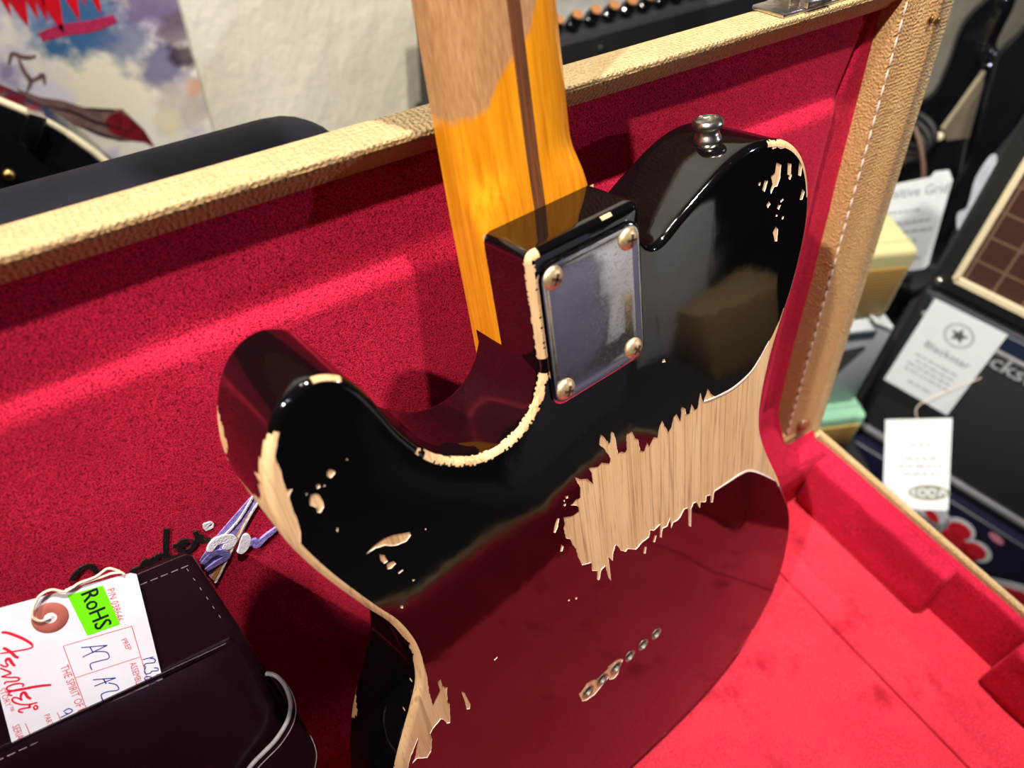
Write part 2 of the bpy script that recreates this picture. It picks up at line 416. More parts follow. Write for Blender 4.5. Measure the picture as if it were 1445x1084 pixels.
# ------------------------------------------------------------------ measured outlines (mm)
BELLY = [[-27.7,132.2],[-23.4,134.8],[-18.5,135.2],[-18.7,131.7],[-22.6,128.2],[-19.4,126.7],[-17.0,127.8],[-16.4,121.8],[-18.7,113.3],[-15.8,116.6],[-11.8,119.3],[-8.9,124.8],[-9.0,117.6],[-10.3,113.8],[-5.4,116.3],[-2.8,115.5],[1.9,119.3],[2.7,116.8],[1.2,112.6],[-0.4,108.6],[-3.1,104.4],[-2.0,99.2],[0.2,102.3],[2.2,107.2],[3.5,107.4],[4.0,101.4],[5.7,102.8],[6.6,107.6],[7.4,116.8],[9.1,116.6],[11.5,118.9],[12.9,117.9],[13.1,108.7],[16.7,109.4],[18.3,114.5],[20.2,116.4],[21.4,124.1],[23.7,126.3],[25.9,122.0],[27.1,125.3],[30.7,121.2],[32.7,123.7],[34.7,116.8],[36.3,115.1],[37.9,119.4],[40.3,124.7],[42.4,122.9],[43.9,117.5],[46.0,116.9],[48.8,123.2],[49.5,114.6],[52.3,117.5],[52.8,121.0],[55.2,122.1],[56.6,117.0],[58.8,122.1],[61.0,122.1],[62.7,113.6],[64.0,118.2],[65.0,121.3],[68.2,114.3],[70.5,118.8],[74.4,123.3],[87.2,125.0],[99.8,123.1],[107.2,118.2],[117.5,107.3],[124.0,98.9],[131.1,87.2],[149.9,92.5],[177.4,267.6],[141.7,236.5],[135.7,226.1],[116.9,205.4],[106.1,195.5],[98.0,192.3],[87.6,191.2],[75.7,189.9],[74.9,191.7],[74.3,197.6],[72.6,196.3],[72.1,190.4],[69.1,189.0],[68.4,193.2],[64.2,190.2],[63.5,194.3],[60.9,187.8],[58.5,186.8],[56.9,189.5],[56.5,203.5],[54.6,201.2],[54.2,187.4],[51.4,186.1],[48.2,189.9],[45.1,190.7],[42.7,189.7],[41.1,193.1],[40.5,184.9],[38.1,189.2],[34.6,188.1],[33.8,194.5],[32.4,192.6],[32.9,183.7],[30.7,184.2],[28.4,184.8],[25.5,182.5],[24.6,187.2],[19.4,186.9],[17.6,187.8],[14.9,188.7],[9.4,183.5],[7.9,184.6],[4.6,181.1],[3.4,177.1],[1.6,174.1],[-0.1,178.0],[-1.3,184.0],[-3.7,178.9],[-3.4,198.0],[-4.9,193.5],[-6.2,183.8],[-9.0,184.4],[-10.9,190.6],[-12.4,188.5],[-11.6,183.0],[-14.8,180.3],[-14.6,174.4],[-20.5,171.2],[-22.3,163.5],[-22.9,157.3],[-24.8,152.2],[-25.1,149.1],[-27.8,146.2],[-28.5,138.9],[-27.3,137.1]]
LEFT_EDGE = [[-131.8,18.8],[-130.5,20.3],[-131.2,21.8],[-132.9,24.6],[-133.0,27.5],[-133.0,31.1],[-133.6,35.3],[-133.8,39.1],[-131.8,40.0],[-133.6,41.6],[-134.0,45.1],[-134.3,48.7],[-134.2,52.2],[-134.7,55.8],[-134.9,58.4],[-135.7,60.2],[-136.6,63.6],[-135.7,67.5],[-136.1,66.8],[-133.1,73.7],[-132.4,84.4],[-128.9,91.2],[-127.7,96.7],[-124.5,103.1],[-122.6,107.9],[-118.2,118.4],[-116.1,124.5],[-115.4,127.7],[-114.4,133.1],[-150,140],[-160,60],[-150,15]]
LEFT_WAIST = [[-112.0,141.2],[-111.3,147.9],[-109.8,156.3],[-110.2,166.5],[-111.7,178.3],[-111.9,184.4],[-112.2,189.2],[-109.9,186.7],[-107.0,183.5],[-106.6,176.4],[-105.0,176.9],[-105.3,181.6],[-103.4,185.0],[-105.3,194.4],[-104.6,196.5],[-107.1,209.8],[-108.7,208.7],[-109.5,204.3],[-110.9,202.6],[-115.9,204.9],[-117.6,206.8],[-117.7,210.9],[-120.1,219.2],[-122.9,221.5],[-127.4,216.4],[-130.3,217.4],[-127.7,213.9],[-123.5,203.8],[-124.6,205.1],[-129.9,212.4],[-132.7,218.1],[-140,235],[-175,220],[-140,140]]
CHIPS = [[[109.8,4.1],[114.2,5.3],[120.0,8.5],[126.0,12.2],[130.1,17.6],[133.3,23.8],[136.0,24.8],[133.9,10.9],[109.5,1.6]],[[106.2,4.3],[108.8,4.8],[109.6,7.1],[106.9,6.8]],[[109.9,4.8],[114.3,6.6],[120.2,9.9],[124.9,12.6],[124.4,12.9],[115.7,9.2],[112.4,8.6],[110.1,7.0]],[[110.3,13.7],[113.8,16.3],[113.9,22.2],[112.1,25.6],[109.9,25.1],[108.0,27.7],[107.2,25.6],[108.6,23.2],[107.1,19.0],[109.7,18.5]],[[118.3,16.8],[121.2,18.2],[121.4,24.1],[118.9,22.5]],[[120.9,22.8],[122.3,23.7],[121.3,25.9],[119.8,24.6]],[[126.9,19.4],[129.6,22.6],[129.1,26.8],[126.9,25.7]],[[102.8,19.3],[105.1,20.5],[103.4,24.9],[101.6,23.6]],[[98.4,19.1],[99.9,19.3],[100.0,20.6],[98.9,20.5]],[[131.2,33.7],[133.3,36.0],[132.0,39.4],[129.9,38.6]],[[106.6,30.6],[108.1,32.5],[106.4,33.9],[105.1,31.9]],[[113.7,35.0],[115.7,36.0],[114.5,37.8],[113.1,36.5]],[[115.0,33.4],[116.8,32.9],[117.5,34.1],[115.5,34.6]],[[113.1,45.5],[115.1,47.8],[115.1,53.9],[113.3,53.2],[111.3,47.9]],[[112.5,39.3],[113.9,40.1],[113.5,40.8],[112.3,40.3]],[[117.3,42.2],[118.9,42.7],[118.4,44.0],[117.2,43.5]],[[-119.8,40.7],[-118.6,40.2],[-117.1,41.8],[-117.2,43.0],[-119.2,43.8],[-119.9,42.3]],[[-127.1,45.8],[-125.4,46.7],[-124.6,48.2],[-124.3,51.5],[-124.7,53.6],[-126.2,54.8],[-127.2,54.4],[-127.1,51.9],[-128.6,49.7],[-128.2,47.8]],[[-124.4,43.4],[-123.4,43.6],[-123.3,44.9],[-124.4,45.0]],[[-122.2,45.0],[-121.7,45.3],[-121.9,45.8],[-122.3,45.5]],[[-128.4,44.2],[-128.0,44.5],[-128.2,45.1],[-128.6,44.7]],[[-123.3,64.6],[-122.7,65.4],[-123.3,66.7],[-123.7,66.1]],[[-112.1,39.8],[-111.6,40.3],[-111.8,40.8],[-112.2,40.4]],[[-116.7,83.9],[-113.2,82.2],[-108.5,81.8],[-105.2,82.8],[-98.7,86.3],[-98.4,88.2],[-100.7,89.7],[-105.2,88.7],[-109.0,85.4],[-112.7,83.9]],[[-112.2,87.6],[-110.6,89.6],[-110.1,93.4],[-111.7,93.4],[-112.5,90.7]],[[-111.1,97.0],[-110.8,94.1],[-107.9,95.2],[-107.4,97.0],[-109.7,97.8]],[[-107.8,101.8],[-105.7,101.7],[-105.4,102.4],[-107.5,102.8]],[[-97.6,194.0],[-96.3,197.0],[-95.1,207.8],[-96.0,210.8],[-97.6,209.6],[-97.2,203.3]],[[-92.4,89.1],[-91.7,89.9],[-92.1,90.3],[-92.6,89.6]],[[-103.2,109.7],[-102.3,110.8],[-103.0,111.2],[-103.5,110.5]],[[-111.1,118.8],[-110.2,120.0],[-110.7,121.1],[-111.4,120.1]],[[-31.4,187.4],[-30.4,188.3],[-30.7,189.3],[-31.7,188.4]],[[-27.0,189.7],[-25.9,190.8],[-26.3,192.0],[-27.2,191.1]],[[-77.9,189.8],[-75.8,189.5],[-75.7,190.5],[-77.7,190.9]],[[-31.0,130.1],[-30.0,131.4],[-31.2,135.4],[-33.1,138.3],[-34.1,137.0],[-32.8,132.9]],[[-25.3,120.7],[-23.5,121.5],[-23.7,122.9],[-25.0,122.4]],[[-26.7,122.2],[-25.6,122.8],[-25.9,123.8]],[[-30.9,147.9],[-29.7,150.3],[-30.8,152.7],[-31.9,151.8]],[[28.6,188.3],[30.0,190.1],[28.7,194.1],[27.2,192.6]],[[21.0,191.0],[22.4,192.8],[21.6,197.4],[20.1,195.7]],[[-26.5,124.4],[-25.2,125.4],[-25.8,126.5],[-26.8,125.4]],[[-33.4,268.3],[-30.2,267.3],[-27.4,264.6],[-23.7,265.4],[-20.1,268.4],[-12.3,267.6],[-10.2,266.5],[-11.8,265.7],[-5.5,265.6],[-1.1,268.2],[0.1,270.6],[-1.4,273.2],[-4.6,280.0],[-7.4,281.3],[-11.2,278.4],[-11.6,275.8],[-17.8,278.5],[-22.6,280.9],[-29.0,279.7],[-31.9,277.3]],[[37.5,80.0],[38.8,80.5],[39.4,82.5],[37.3,81.7]]]
TAG_RED = [[[-543.3,63.65],[-542.14,62.94],[-540.86,61.38],[-538.68,58.04],[-537.13,54.72],[-536.76,53.1]],[[-545.6,57.39],[-544.93,56.67],[-544.01,54.27],[-543.47,51.74],[-542.73,50.77]],[[-547.19,51.59],[-546.31,52.46],[-545.63,51.91],[-545.57,50.02],[-545.3,48.21]],[[-551.95,39.75],[-548.46,38.2],[-544.7,36.72],[-541.25,35.23],[-538.18,33.54]],[[-549.01,35.03],[-548.02,36.13],[-547.12,35.72],[-547.08,33.64],[-546.45,31.98]]]
TAG_RED2 = [[[-536.76,53.1],[-537.12,52.28],[-538.5,52.36],[-540.54,53.08],[-543.94,54.44],[-547.26,55.86]],[[-549.14,51.64],[-548.23,49.99],[-547.19,49.74],[-547.2,51.41]],[[-549.77,50.22],[-548.61,48.4],[-547.61,46.31],[-549.52,46.34],[-550.85,46.7]],[[-550.85,46.7],[-548.86,44.85],[-547.04,43.67],[-546.21,42.52],[-547.12,41.98],[-549.32,43.06],[-550.66,43.77],[-551.31,43.06]],[[-546.77,38.57],[-546.09,39.37],[-547.08,40.54],[-549.37,41.45],[-551.24,41.36],[-551.51,40.37],[-550.73,39.49]],[[-550.45,39.0],[-551.77,38.67],[-551.8,37.84],[-551.07,37.22]],[[-549.27,33.3],[-549.9,34.94],[-550.8,35.93],[-551.79,35.83],[-551.86,34.31],[-550.46,32.14],[-548.47,30.5],[-546.73,29.77],[-545.22,29.3]],[[-549.27,33.3],[-549.18,34.43],[-548.96,35.08]],[[-546.73,29.77],[-548.19,29.72],[-548.16,28.87],[-549.87,29.63],[-551.52,30.12],[-552.06,29.65],[-551.62,28.74],[-550.95,28.34]],[[-546.91,28.44],[-546.28,28.46],[-546.02,27.64],[-546.45,26.89],[-547.1,26.98],[-547.28,27.74],[-546.91,28.44]]]
TAG_BLUE = [[[-522.83,42.48],[-514.35,38.07]],[[-514.35,38.07],[-524.07,38.33]],[[-520.04,41.03],[-520.01,37.78]],[[-519.28,38.02],[-515.84,35.5],[-516.08,32.49],[-519.56,33.27],[-522.83,33.92],[-523.45,31.18]],[[-524.84,26.82],[-517.4,22.69]],[[-517.4,22.69],[-525.54,23.89]],[[-521.48,25.01],[-521.44,22.28]],[[-520.64,22.26],[-518.51,19.67],[-518.77,17.13],[-522.54,18.73],[-524.92,18.8],[-525.48,16.15]],[[-539.3,20.05],[-537.3,20.2],[-536.47,18.51],[-538.18,18.15],[-539.18,19.42]],[[-538.18,18.15],[-541.23,18.24]],[[-541.47,16.8],[-538.01,15.85],[-537.66,13.95],[-541.02,14.28]],[[-541.49,14.09],[-537.72,12.9],[-540.02,12.99],[-538.9,11.06],[-541.61,12.0]],[[-552.85,15.98],[-549.81,16.04]],[[-551.4,16.71],[-551.27,14.44],[-552.36,14.52],[-550.7,14.01]],[[-505.54,24.45],[-501.58,23.26]],[[-502.89,23.29],[-501.67,22.25],[-501.63,21.14],[-502.62,20.74],[-505.08,21.99],[-506.07,21.59],[-506.04,20.49],[-506.91,19.58]],[[-503.27,18.37],[-502.17,17.39],[-502.59,16.37],[-504.09,17.19],[-504.83,17.4],[-505.5,17.0],[-507.15,17.8],[-506.98,19.41]],[[-508.37,16.05],[-507.38,16.44],[-506.17,15.37],[-505.3,14.25],[-503.42,14.77],[-502.81,13.81],[-503.33,12.95],[-504.67,13.36],[-505.53,14.49],[-507.24,14.38],[-508.2,15.27],[-508.37,16.05]],[[-504.68,11.7],[-506.12,12.28],[-507.7,12.08],[-507.57,11.19]]]
TAG_LINES = [[[-527.92,46.7],[-503.27,40.87]],[[-503.27,40.87],[-508.1,11.54]],[[-529.78,31.35],[-505.96,26.16]],[[-527.92,46.7],[-532.7,10.81]],[[-531.4,16.64],[-507.58,11.17]],[[-541.33,21.01],[-542.02,12.86]],[[-552.37,23.34],[-553.63,13.0]]]
TAG_TEXT = [["PREP",[-509.07,37.3],[-509.08,31.48]],["ASSEMBLY",[-510.52,25.7],[-512.39,13.69]],["P/N 038646",[-504.97,60.62],[-507.35,45.59]],["THE SPIRIT OF RO",[-532.42,38.93],[-535.63,13.21]],["PART NU",[-545.78,22.69],[-547.26,13.01]],["SERIAL N",[-556.66,24.97],[-558.24,14.41]],["STORY\u2122",[-553.93,42.17],[-555.2,31.23]],["RoHS",[-514.37,63.99],[-515.85,46.44]]]
TAG_CORN = [[-541.51,73.5],[-492.91,62.4],[-502.5,11.15],[-504.8,-0.75],[-563.54,2.75]]
ROHS = [[-518.07,65.97],[-505.5,63.24],[-506.62,44.08],[-518.84,46.02]]
RING_P = [[-526.91,60.44],[-519.75,58.58],[-534.01,62.22],[-524.07,65.26],[-530.2,55.79]]
HOLE = [[-526.84,60.1],[-523.8,59.35]]
STRING_P = [[-526.57,60.72],[-529.9,61.56],[-531.35,64.94],[-529.39,68.59],[-525.82,71.72],[-521.34,71.88],[-517.54,68.59],[-512.0,69.16],[-506.11,68.57],[-501.05,69.51],[-498.23,66.86],[-496.68,63.94]]
STRING2_P = [[-517.54,68.59],[-512.34,68.38],[-503.63,67.09],[-500.63,66.79],[-497.3,65.31]]
POUCH = {"tr":[-470.87,57.27],"tl":[-493.12,62.34],"pocketL":[-564.04,18.21],"pocketR":[-470.03,11.67],"sideR":[-464.83,-32.87],"cornerR":[-463.26,-12.37],"snap":[-482.54,-55.21]}
STRAP = [[-464.34,-11.62],[-459.34,-12.96],[-455.64,-19.82],[-456.27,-28.07],[-462.06,-34.9],[-471.69,-38.84],[-483.04,-41.3],[-491.6,-45.76],[-495.41,-49.44]]
STRAP2 = [[-451.4,-54.1],[-454.66,-60.89],[-461.69,-64.77],[-469.23,-67.22],[-472.83,-69.97]]
LOGO_BLACK = [[[-515.67,206.09],[-512.46,208.89],[-508.99,209.95],[-506.98,208.75],[-506.34,205.48],[-506.69,203.55]],[[-495.87,194.56],[-493.88,195.54],[-492.21,194.63],[-493.37,192.82]],[[-491.04,195.15],[-488.52,197.65],[-489.12,193.93]],[[-488.47,193.86],[-485.77,196.91],[-486.28,192.99],[-484.64,192.81]],[[-480.76,194.27],[-482.72,196.97],[-484.71,196.06],[-484.75,192.9],[-482.3,192.07],[-480.66,193.96]],[[-475.46,210.29],[-478.06,203.36],[-480.17,196.08],[-479.39,192.6],[-477.56,192.29]],[[-476.44,198.56],[-472.57,196.68],[-470.5,197.78],[-472.5,199.09],[-474.52,197.06],[-473.72,193.03],[-470.91,191.97],[-468.3,193.6]],[[-474.98,195.17],[-473.34,191.59],[-469.83,192.51],[-467.46,196.35]],[[-465.93,201.33],[-466.05,197.53],[-467.79,194.12]],[[-466.84,197.23],[-464.77,197.12],[-465.22,193.28],[-463.21,192.88],[-462.05,193.92]]]
LOGO_R = [[-460.03,200.79],[-457.66,200.24]]
LOGO_V = [[-438.33,206.61],[-436.89,201.49],[-445.81,192.13],[-453.58,182.92],[-468.16,163.96],[-468.71,169.47],[-469.5,182.64],[-463.57,188.13],[-458.29,192.8]]
LOGO_GOLD = [[-442.0,197.31],[-441.18,195.87],[-456.36,177.34],[-467.84,165.61],[-468.39,169.2],[-458.03,179.96]]
LOGO_ARM = [[[-436.83,201.69],[-434.64,194.49],[-433.15,185.62]],[[-438.21,206.17],[-448.99,195.08],[-463.87,187.1]],[[-436.94,201.29],[-447.04,190.57],[-467.67,164.51]]]
LOGO_WHITE = [[[-464.17,186.08],[-460.76,189.71],[-456.16,189.32],[-453.84,186.29],[-455.7,183.92],[-458.14,185.17]],[[-449.42,184.83],[-448.08,183.17],[-450.48,177.94],[-453.05,176.04]]]
LOGO_LAV = [[[-469.03,180.33],[-463.36,183.52],[-459.19,181.52],[-458.7,177.63],[-463.77,176.73],[-468.87,175.62]],[[-448.01,177.97],[-444.89,178.81],[-444.57,175.31],[-439.81,177.53],[-433.33,179.78]]]

# ================================================================== THE WORN BLACK GUITAR (local frame, mm: x right, y towards the strap end, z from back to front)
GM = Matrix(((0.99632, 0.0362, -0.07763, -0.30329), (0.08436, -0.25762, 0.96256, -0.01126), (0.01485, -0.96557, -0.25973, 0.3306), (0, 0, 0, 1)))
GUITAR = empty('electric_guitar', None, 'worn black electric guitar with amber maple neck, back towards the viewer, in the open case', 'guitar', None, GM)
K = 0.001
OUT = [(-28,47),(-28.2,52),(-30.3,58),(-34,64.7),(-40.7,70.6),(-50.8,74),(-62.2,72.7),(-72.1,67.2),(-79.4,60.8),(-85.4,52.1),(-90.7,41.4),(-95,29.4),(-99.3,18.8),(-103.5,11.8),(-109,7.7),(-114.5,6.2),(-120,7),(-125.5,9.8),(-130,14),(-134,20.5),(-137.5,28.5),(-140,38),(-141,48),(-140.2,58),(-138,68),(-134.5,80),(-130,93),(-122.8,112),(-116.7,127),(-113.2,143),(-112.8,157),(-115,170),(-120,181),(-127,194),(-133.5,206),(-140,220),(-147,240),(-152,262),(-154,285),(-152,306),(-146,328),(-136,347),(-120,364),(-98,377),(-72,386),(-40,391),(0,392.5),(40,391),(72,386),(98,377),(122,362),(138,344),(148.5,322),(153,298),(153,274),(149,256),(142.5,239),(133,217),(125,200),(119,186),(114.3,172),(112.6,160),(113,148),(115.2,134),(119,119),(125.5,101),(132,85),(136.5,68),(138.7,52),(137.8,38),(134.5,26),(129,16.4),(120.5,8.6),(110,3.6),(98.5,1.2),(88,1.6),(76.5,4.5),(63.3,10.2),(51.2,15.9),(42.5,20.6),(38,22.3),(34,22.0),(30.6,19.4),(28.6,15),(28,10)]
ring = catmull(OUT, False, 6)
# heel: straight right edge, rounded corners, top edge, straight left edge
def arc(cx, cy, r, a0, a1, n=8): return [Vector((cx + r * math.cos(a0 + (a1 - a0) * k / n), cy + r * math.sin(a0 + (a1 - a0) * k / n))) for k in range(n + 1)]
ring += arc(24, 4, 4, 0, -math.pi / 2) + arc(-24, 4, 4, -math.pi / 2, -math.pi)
ring = resample(ring, 0.75, True)
ring = [p for i, p in enumerate(ring) if (p - ring[i - 1]).length > 0.05]
NR = len(ring); RO = 3.0; TH = 44.5; ZP = 26.5
nor = []
for i in range(NR):
    t = ring[(i + 2) % NR] - ring[i - 2]; nor.append(Vector((t.y, -t.x)).normalized())
area = sum(ring[i].x * ring[(i + 1) % NR].y - ring[(i + 1) % NR].x * ring[i].y for i in range(NR))
if area < 0: nor = [-n for n in nor]          # outward
for _ in range(2): nor = [(nor[i - 1] + nor[i] * 2 + nor[(i + 1) % NR]).normalized() for i in range(NR)]
prof = [(RO * (1 - math.sin(a * math.pi / 16)), RO * (1 - math.cos(a * math.pi / 16))) for a in range(9)]   # (inset, z)
prof += [(0, z) for z in [5, 7, 9, 11, 13, 15, 17, 19, 21, 23, 25, ZP, 28.5, 30.5, 32.5, 34.5, 36.5, 38, 39.5, 41]]
prof += [(RO * (1 - math.cos(a * math.pi / 8)), TH - RO * (1 - math.sin(a * math.pi / 8))) for a in range(0, 5)][0:]
NP = len(prof)
def lin(tab, y):
    if y <= tab[0][0]: return tab[0][1]
    for (a, b), (c, d) in zip(tab, tab[1:]):
        if y <= c: return b + (d - b) * (y - a) / (c - a)
    return tab[-1][1]
LEFT = [(14,-3),(17,1.5),(22,3.5),(34,5),(44,10),(51,22),(57,46),(78,46),(96,26),(112,9),(124,5),(138,2.6),(144,0.6),(148,2.6),(152,1.2),(157,3.2),(185,3.4),(205,3.2),(236,2.5),(245,-3)]
def worn(p, z, i):
    x, y = p; n = noise.noise(Vector((x * 0.35, y * 0.35, z * 0.18))); n2 = noise.noise(Vector((x * 1.1, y * 1.1, z * 0.5 + 9)))
    j = n * 3.0 + n2 * 1.4
    if x < -105 and 14 < y < 246:
        if z < lin(LEFT, y) + (j * (1.4 if z > 4 else 0.25)): return True
        if z > 35 + 0.35 * abs(y - 36) ** 1.3 + j and 22 < y < 50: return True
        if z > 38 + abs(y - 214) * 0.5 + j * 0.5 and 204 < y < 224: return True
    if (-86 < x < -27 and y < 76 and z < 3.2):                     # cutaway and heel edge
        if x > -28.6 and (45.5 + n < y < 52): return False
        if x < -80: return z < 2.5 and (x + 84) > j * 0.7
        return 0.05 - 0.3 * n2 < z < 2.6 + 0.8 * n2 + 0.5 * n
    if -28.6 < x < -20 and y < 3 and z < 3: return x < -22 + j and z < 2.6
    if -114.5 < x < -104.5 and y < 12: return 0.5 + 0.3 * n2 < z < 2.4 + 0.4 * n2 and abs(x + 109.5) < 4.6 + j * 0.3
    if 8 < x < 13.5 and y < 3 and 0.4 < z < 1.9: return True
    if x > 100 and y < 44: return z < lin([(0, 0), (3, 1.6), (9, 2.4), (22, 2.6), (34, 1.8), (44, -1)], y) + j * 0.5 and (x > 104)
    if x > 100 and 92 < y < 232: return z < lin([(92, -2), (100, 2), (112, 6), (135, 18), (165, 26), (190, 18), (212, 6), (224, 2.6), (232, -2)], y) + j * (1.5 if z > 3.2 else 0.3)
    if x > 20 and y > 330: return z < 1.6 + n * 4 and noise.noise(Vector((x * 0.09, y * 0.09, 3))) > 0.22
    return False
V = []
for k, (ins, z) in enumerate(prof):
    for i in range(NR):
        q = ring[i] - nor[i] * ins; V.append((q.x, q.y, z))
F = []; MI = []
tongue = [(abs(p.x) < 28.4 and p.y < 50.5) for p in ring]
kz = [k for k, (a, z) in enumerate(prof) if abs(z - ZP) < 1e-6][0]
for k in range(NP - 1):
    zc = 0.5 * (prof[k][1] + prof[k + 1][1])
    for i in range(NR):
        j = (i + 1) % NR
        if k >= kz and tongue[i] and tongue[j]: continue
        F.append([k * NR + i, k * NR + j, (k + 1) * NR + j, (k + 1) * NR + i])
        MI.append(1 if worn((ring[i] + ring[j]) / 2, zc, i) else 0)
# --- back face: constrained triangulation with the bare-wood patches cut in
FERR = [((i - 2.5) * 10.8, 272.5) for i in range(6)]
def pip(P, poly):
    P = np.asarray(P); x, y = P[:, 0], P[:, 1]; ins = np.zeros(len(P), bool); m = len(poly)
    for a in range(m):
        x1, y1 = poly[a]; x2, y2 = poly[a - 1]
        c = (y1 > y) != (y2 > y)
        with np.errstate(divide='ignore', invalid='ignore'):
            ins ^= c & (x < (x2 - x1) * (y - y1) / (y2 - y1) + x1)
    return ins
def jag(poly, amp=0.35):
    out = []
    for p in resample([Vector(q) for q in poly], 1.1, True):
        d = Vector((noise.noise(Vector((p.x * 0.9, p.y * 0.9, 1))), noise.noise(Vector((p.x * 0.9, p.y * 0.9, 7)))))
        out.append(p + d * amp)
    return [(p.x, p.y) for p in out]
PATCH = [jag(p) for p in [BELLY, LEFT_EDGE, LEFT_WAIST]] + [jag(p, 0.2) for p in CHIPS]
inner = [(V[i][0], V[i][1]) for i in range(NR)]
pts = [Vector(p) for p in inner]; edges = [(i, (i + 1) % NR) for i in range(NR)]
circ = []
for fx, fy in FERR:
    c = [(fx + 4.0 * math.cos(2 * math.pi * k / 20), fy + 4.0 * math.sin(2 * math.pi * k / 20)) for k in range(20)]; circ.append(c)
for poly in PATCH + circ:
    b = len(pts); pts += [Vector(p) for p in poly]; edges += [(b + k, b + (k + 1) % len(poly)) for k in range(len(poly))]
cv, ce, cf, *_ = delaunay_2d_cdt(pts, edges, [], 0, 1e-4)
cen = np.array([[sum(cv[i].x for i in f) / 3, sum(cv[i].y for i in f) / 3] for f in cf])
keep = pip(cen, inner)
for c in circ: keep &= ~pip(cen, c)
wood = np.zeros(len(cf), bool)
for poly in PATCH: wood |= pip(cen, poly)
DEP = 0.35
b0 = len(V); V += [(q.x, q.y, 0.0) for q in cv]
ringset = set(); key = {(round(p[0], 3), round(p[1], 3)) for p in inner}
for i, q in enumerate(cv):
    if (round(q.x, 3), round(q.y, 3)) in key: ringset.add(i)
b1 = len(V); V += [(q.x, q.y, 0.0 if i in ringset else DEP) for i, q in enumerate(cv)]
ed = {}
for t, f in enumerate(cf):
    if not keep[t]: continue
    off = b1 if wood[t] else b0
    F.append([off + i for i in f]); MI.append(1 if wood[t] else 0)
    for a in range(3): ed.setdefault(tuple(sorted((f[a], f[(a + 1) % 3]))), []).append(wood[t])
for (a, b), ws in ed.items():
    if len(ws) == 2 and ws[0] != ws[1]:
        F.append([b0 + a, b0 + b, b1 + b, b1 + a]); MI.append(2)
# --- front face with the neck pocket
k0 = (NP - 1) * NR
idx = [i for i in range(NR)]
st = next(i for i in range(NR) if not tongue[i] and tongue[i - 1])
path = []
i = st
while not tongue[i % NR]: path.append(i % NR); i += 1
fr = [(V[k0 + q][0], V[k0 + q][1]) for q in path]
pk = [(28, 15), (28, 76), (-28, 76), (-28, 50)]
if fr[0][0] > 0: pk = pk[::-1]
b2 = len(V); n1 = len(fr)
fv, fe, ff, *_ = delaunay_2d_cdt([Vector(p) for p in fr + pk], [(q, (q + 1) % (n1 + 4)) for q in range(n1 + 4)], [], 0, 1e-4)
fc = np.array([[sum(fv[q].x for q in f) / 3, sum(fv[q].y for q in f) / 3] for f in ff]); kp = pip(fc, fr + pk)
V += [(q.x, q.y, TH) for q in fv]
for t, f in enumerate(ff):
    if kp[t]: F.append([b2 + q for q in f]); MI.append(0)
b3 = len(V)
for z in (ZP, TH):
    for p in pk: V.append((p[0], p[1], z))
for q in range(3): F.append([b3 + q, b3 + q + 1, b3 + 4 + q + 1, b3 + 4 + q]); MI.append(0)
b4 = len(V); V += [(-28, 0.5, ZP), (28, 0.5, ZP), (28, 76, ZP), (-28, 76, ZP)]; F.append([b4, b4 + 1, b4 + 2, b4 + 3]); MI.append(1)
BODY = mk('body', [(a * K, b * K, c * K) for a, b, c in V], F, [LACQUER, ASH, PRIMER], GUITAR, None, MI)
bm = bmesh.new(); bm.from_mesh(BODY.data)
bmesh.ops.remove_doubles(bm, verts=bm.verts, dist=2e-6)
bmesh.ops.recalc_face_normals(bm, faces=bm.faces)
bm.to_mesh(BODY.data); bm.free()
BODY.data.polygons.foreach_set('use_smooth', [True] * len(BODY.data.polygons))
BODY.data.set_sharp_from_angle(angle=math.radians(28))
BODY['label'] = 'black lacquered body with bare ash showing through the wear'

# --- neck
def neck_section(y):
    w = 28.0 - 0.0177 * max(0, -y)
    t = sm(-26, 9, y)                                 # 1 = square heel
    n = 2.25 + 9 * t ** 2.2; zf = 48.0; side = 6.0 * (1 - t) + 3.0 * t; zb = 26.5 + 0.9 * (1 - t) - 0.004 * min(0, y + 30) * -1 * -0.3
    d = zf - side - zb
    S = [(-w, zf), (-w, zf - side * 0.5)]
    m = 40
    for k in range(m + 1):
        a = math.pi - math.pi * k / m
        ca, sa = math.cos(a), math.sin(a)
        S.append((w * math.copysign(abs(ca) ** (2 / n), ca), zf - side - d * abs(sa) ** (2 / n)))
    S += [(w, zf - side * 0.5), (w, zf)]
    return S
ys = [75.8, 40, 12, 9, 6, 3, 0, -3, -6, -9, -12, -15, -18, -21, -24, -27, -31, -36, -42, -50, -60, -75, -95, -120, -160, -210, -270, -330, -385]
V, F = [], []
for y in ys: V += [(a * K, y * K, z * K) for a, z in neck_section(y)]
ns = len(neck_section(0))
for r in range(len(ys) - 1):
    for k in range(ns):
        F.append([r * ns + k, r * ns + (k + 1) % ns, (r + 1) * ns + (k + 1) % ns, (r + 1) * ns + k])
F.append(list(range(ns))); F.append([(len(ys) - 1) * ns + k for k in range(ns)][::-1])
NECK = mk('neck', V, F, MAPLE, GUITAR, 40)
NECK['label'] = 'amber maple neck worn to bare wood higher up'
V, F = [], []
for y in [11] + ys[4:]:
    sec = neck_section(y)
    for x in (-2.8, -1.4, 0, 1.4, 2.8):
        zz = min(sec[2:-2], key=lambda q: abs(q[0] - x) + (1e3 if q[1] > 40 else 0))[1]
        V.append((x * K, y * K, (zz - 0.06) * K))
for r in range(len(ys) - 4):
    for k in range(4): F.append([r * 5 + k, r * 5 + k + 1, (r + 1) * 5 + k + 1, (r + 1) * 5 + k])
o = mk('walnut_stripe', V, F, WALNUT, NECK, 60); o['label'] = 'dark walnut stripe down the neck back'
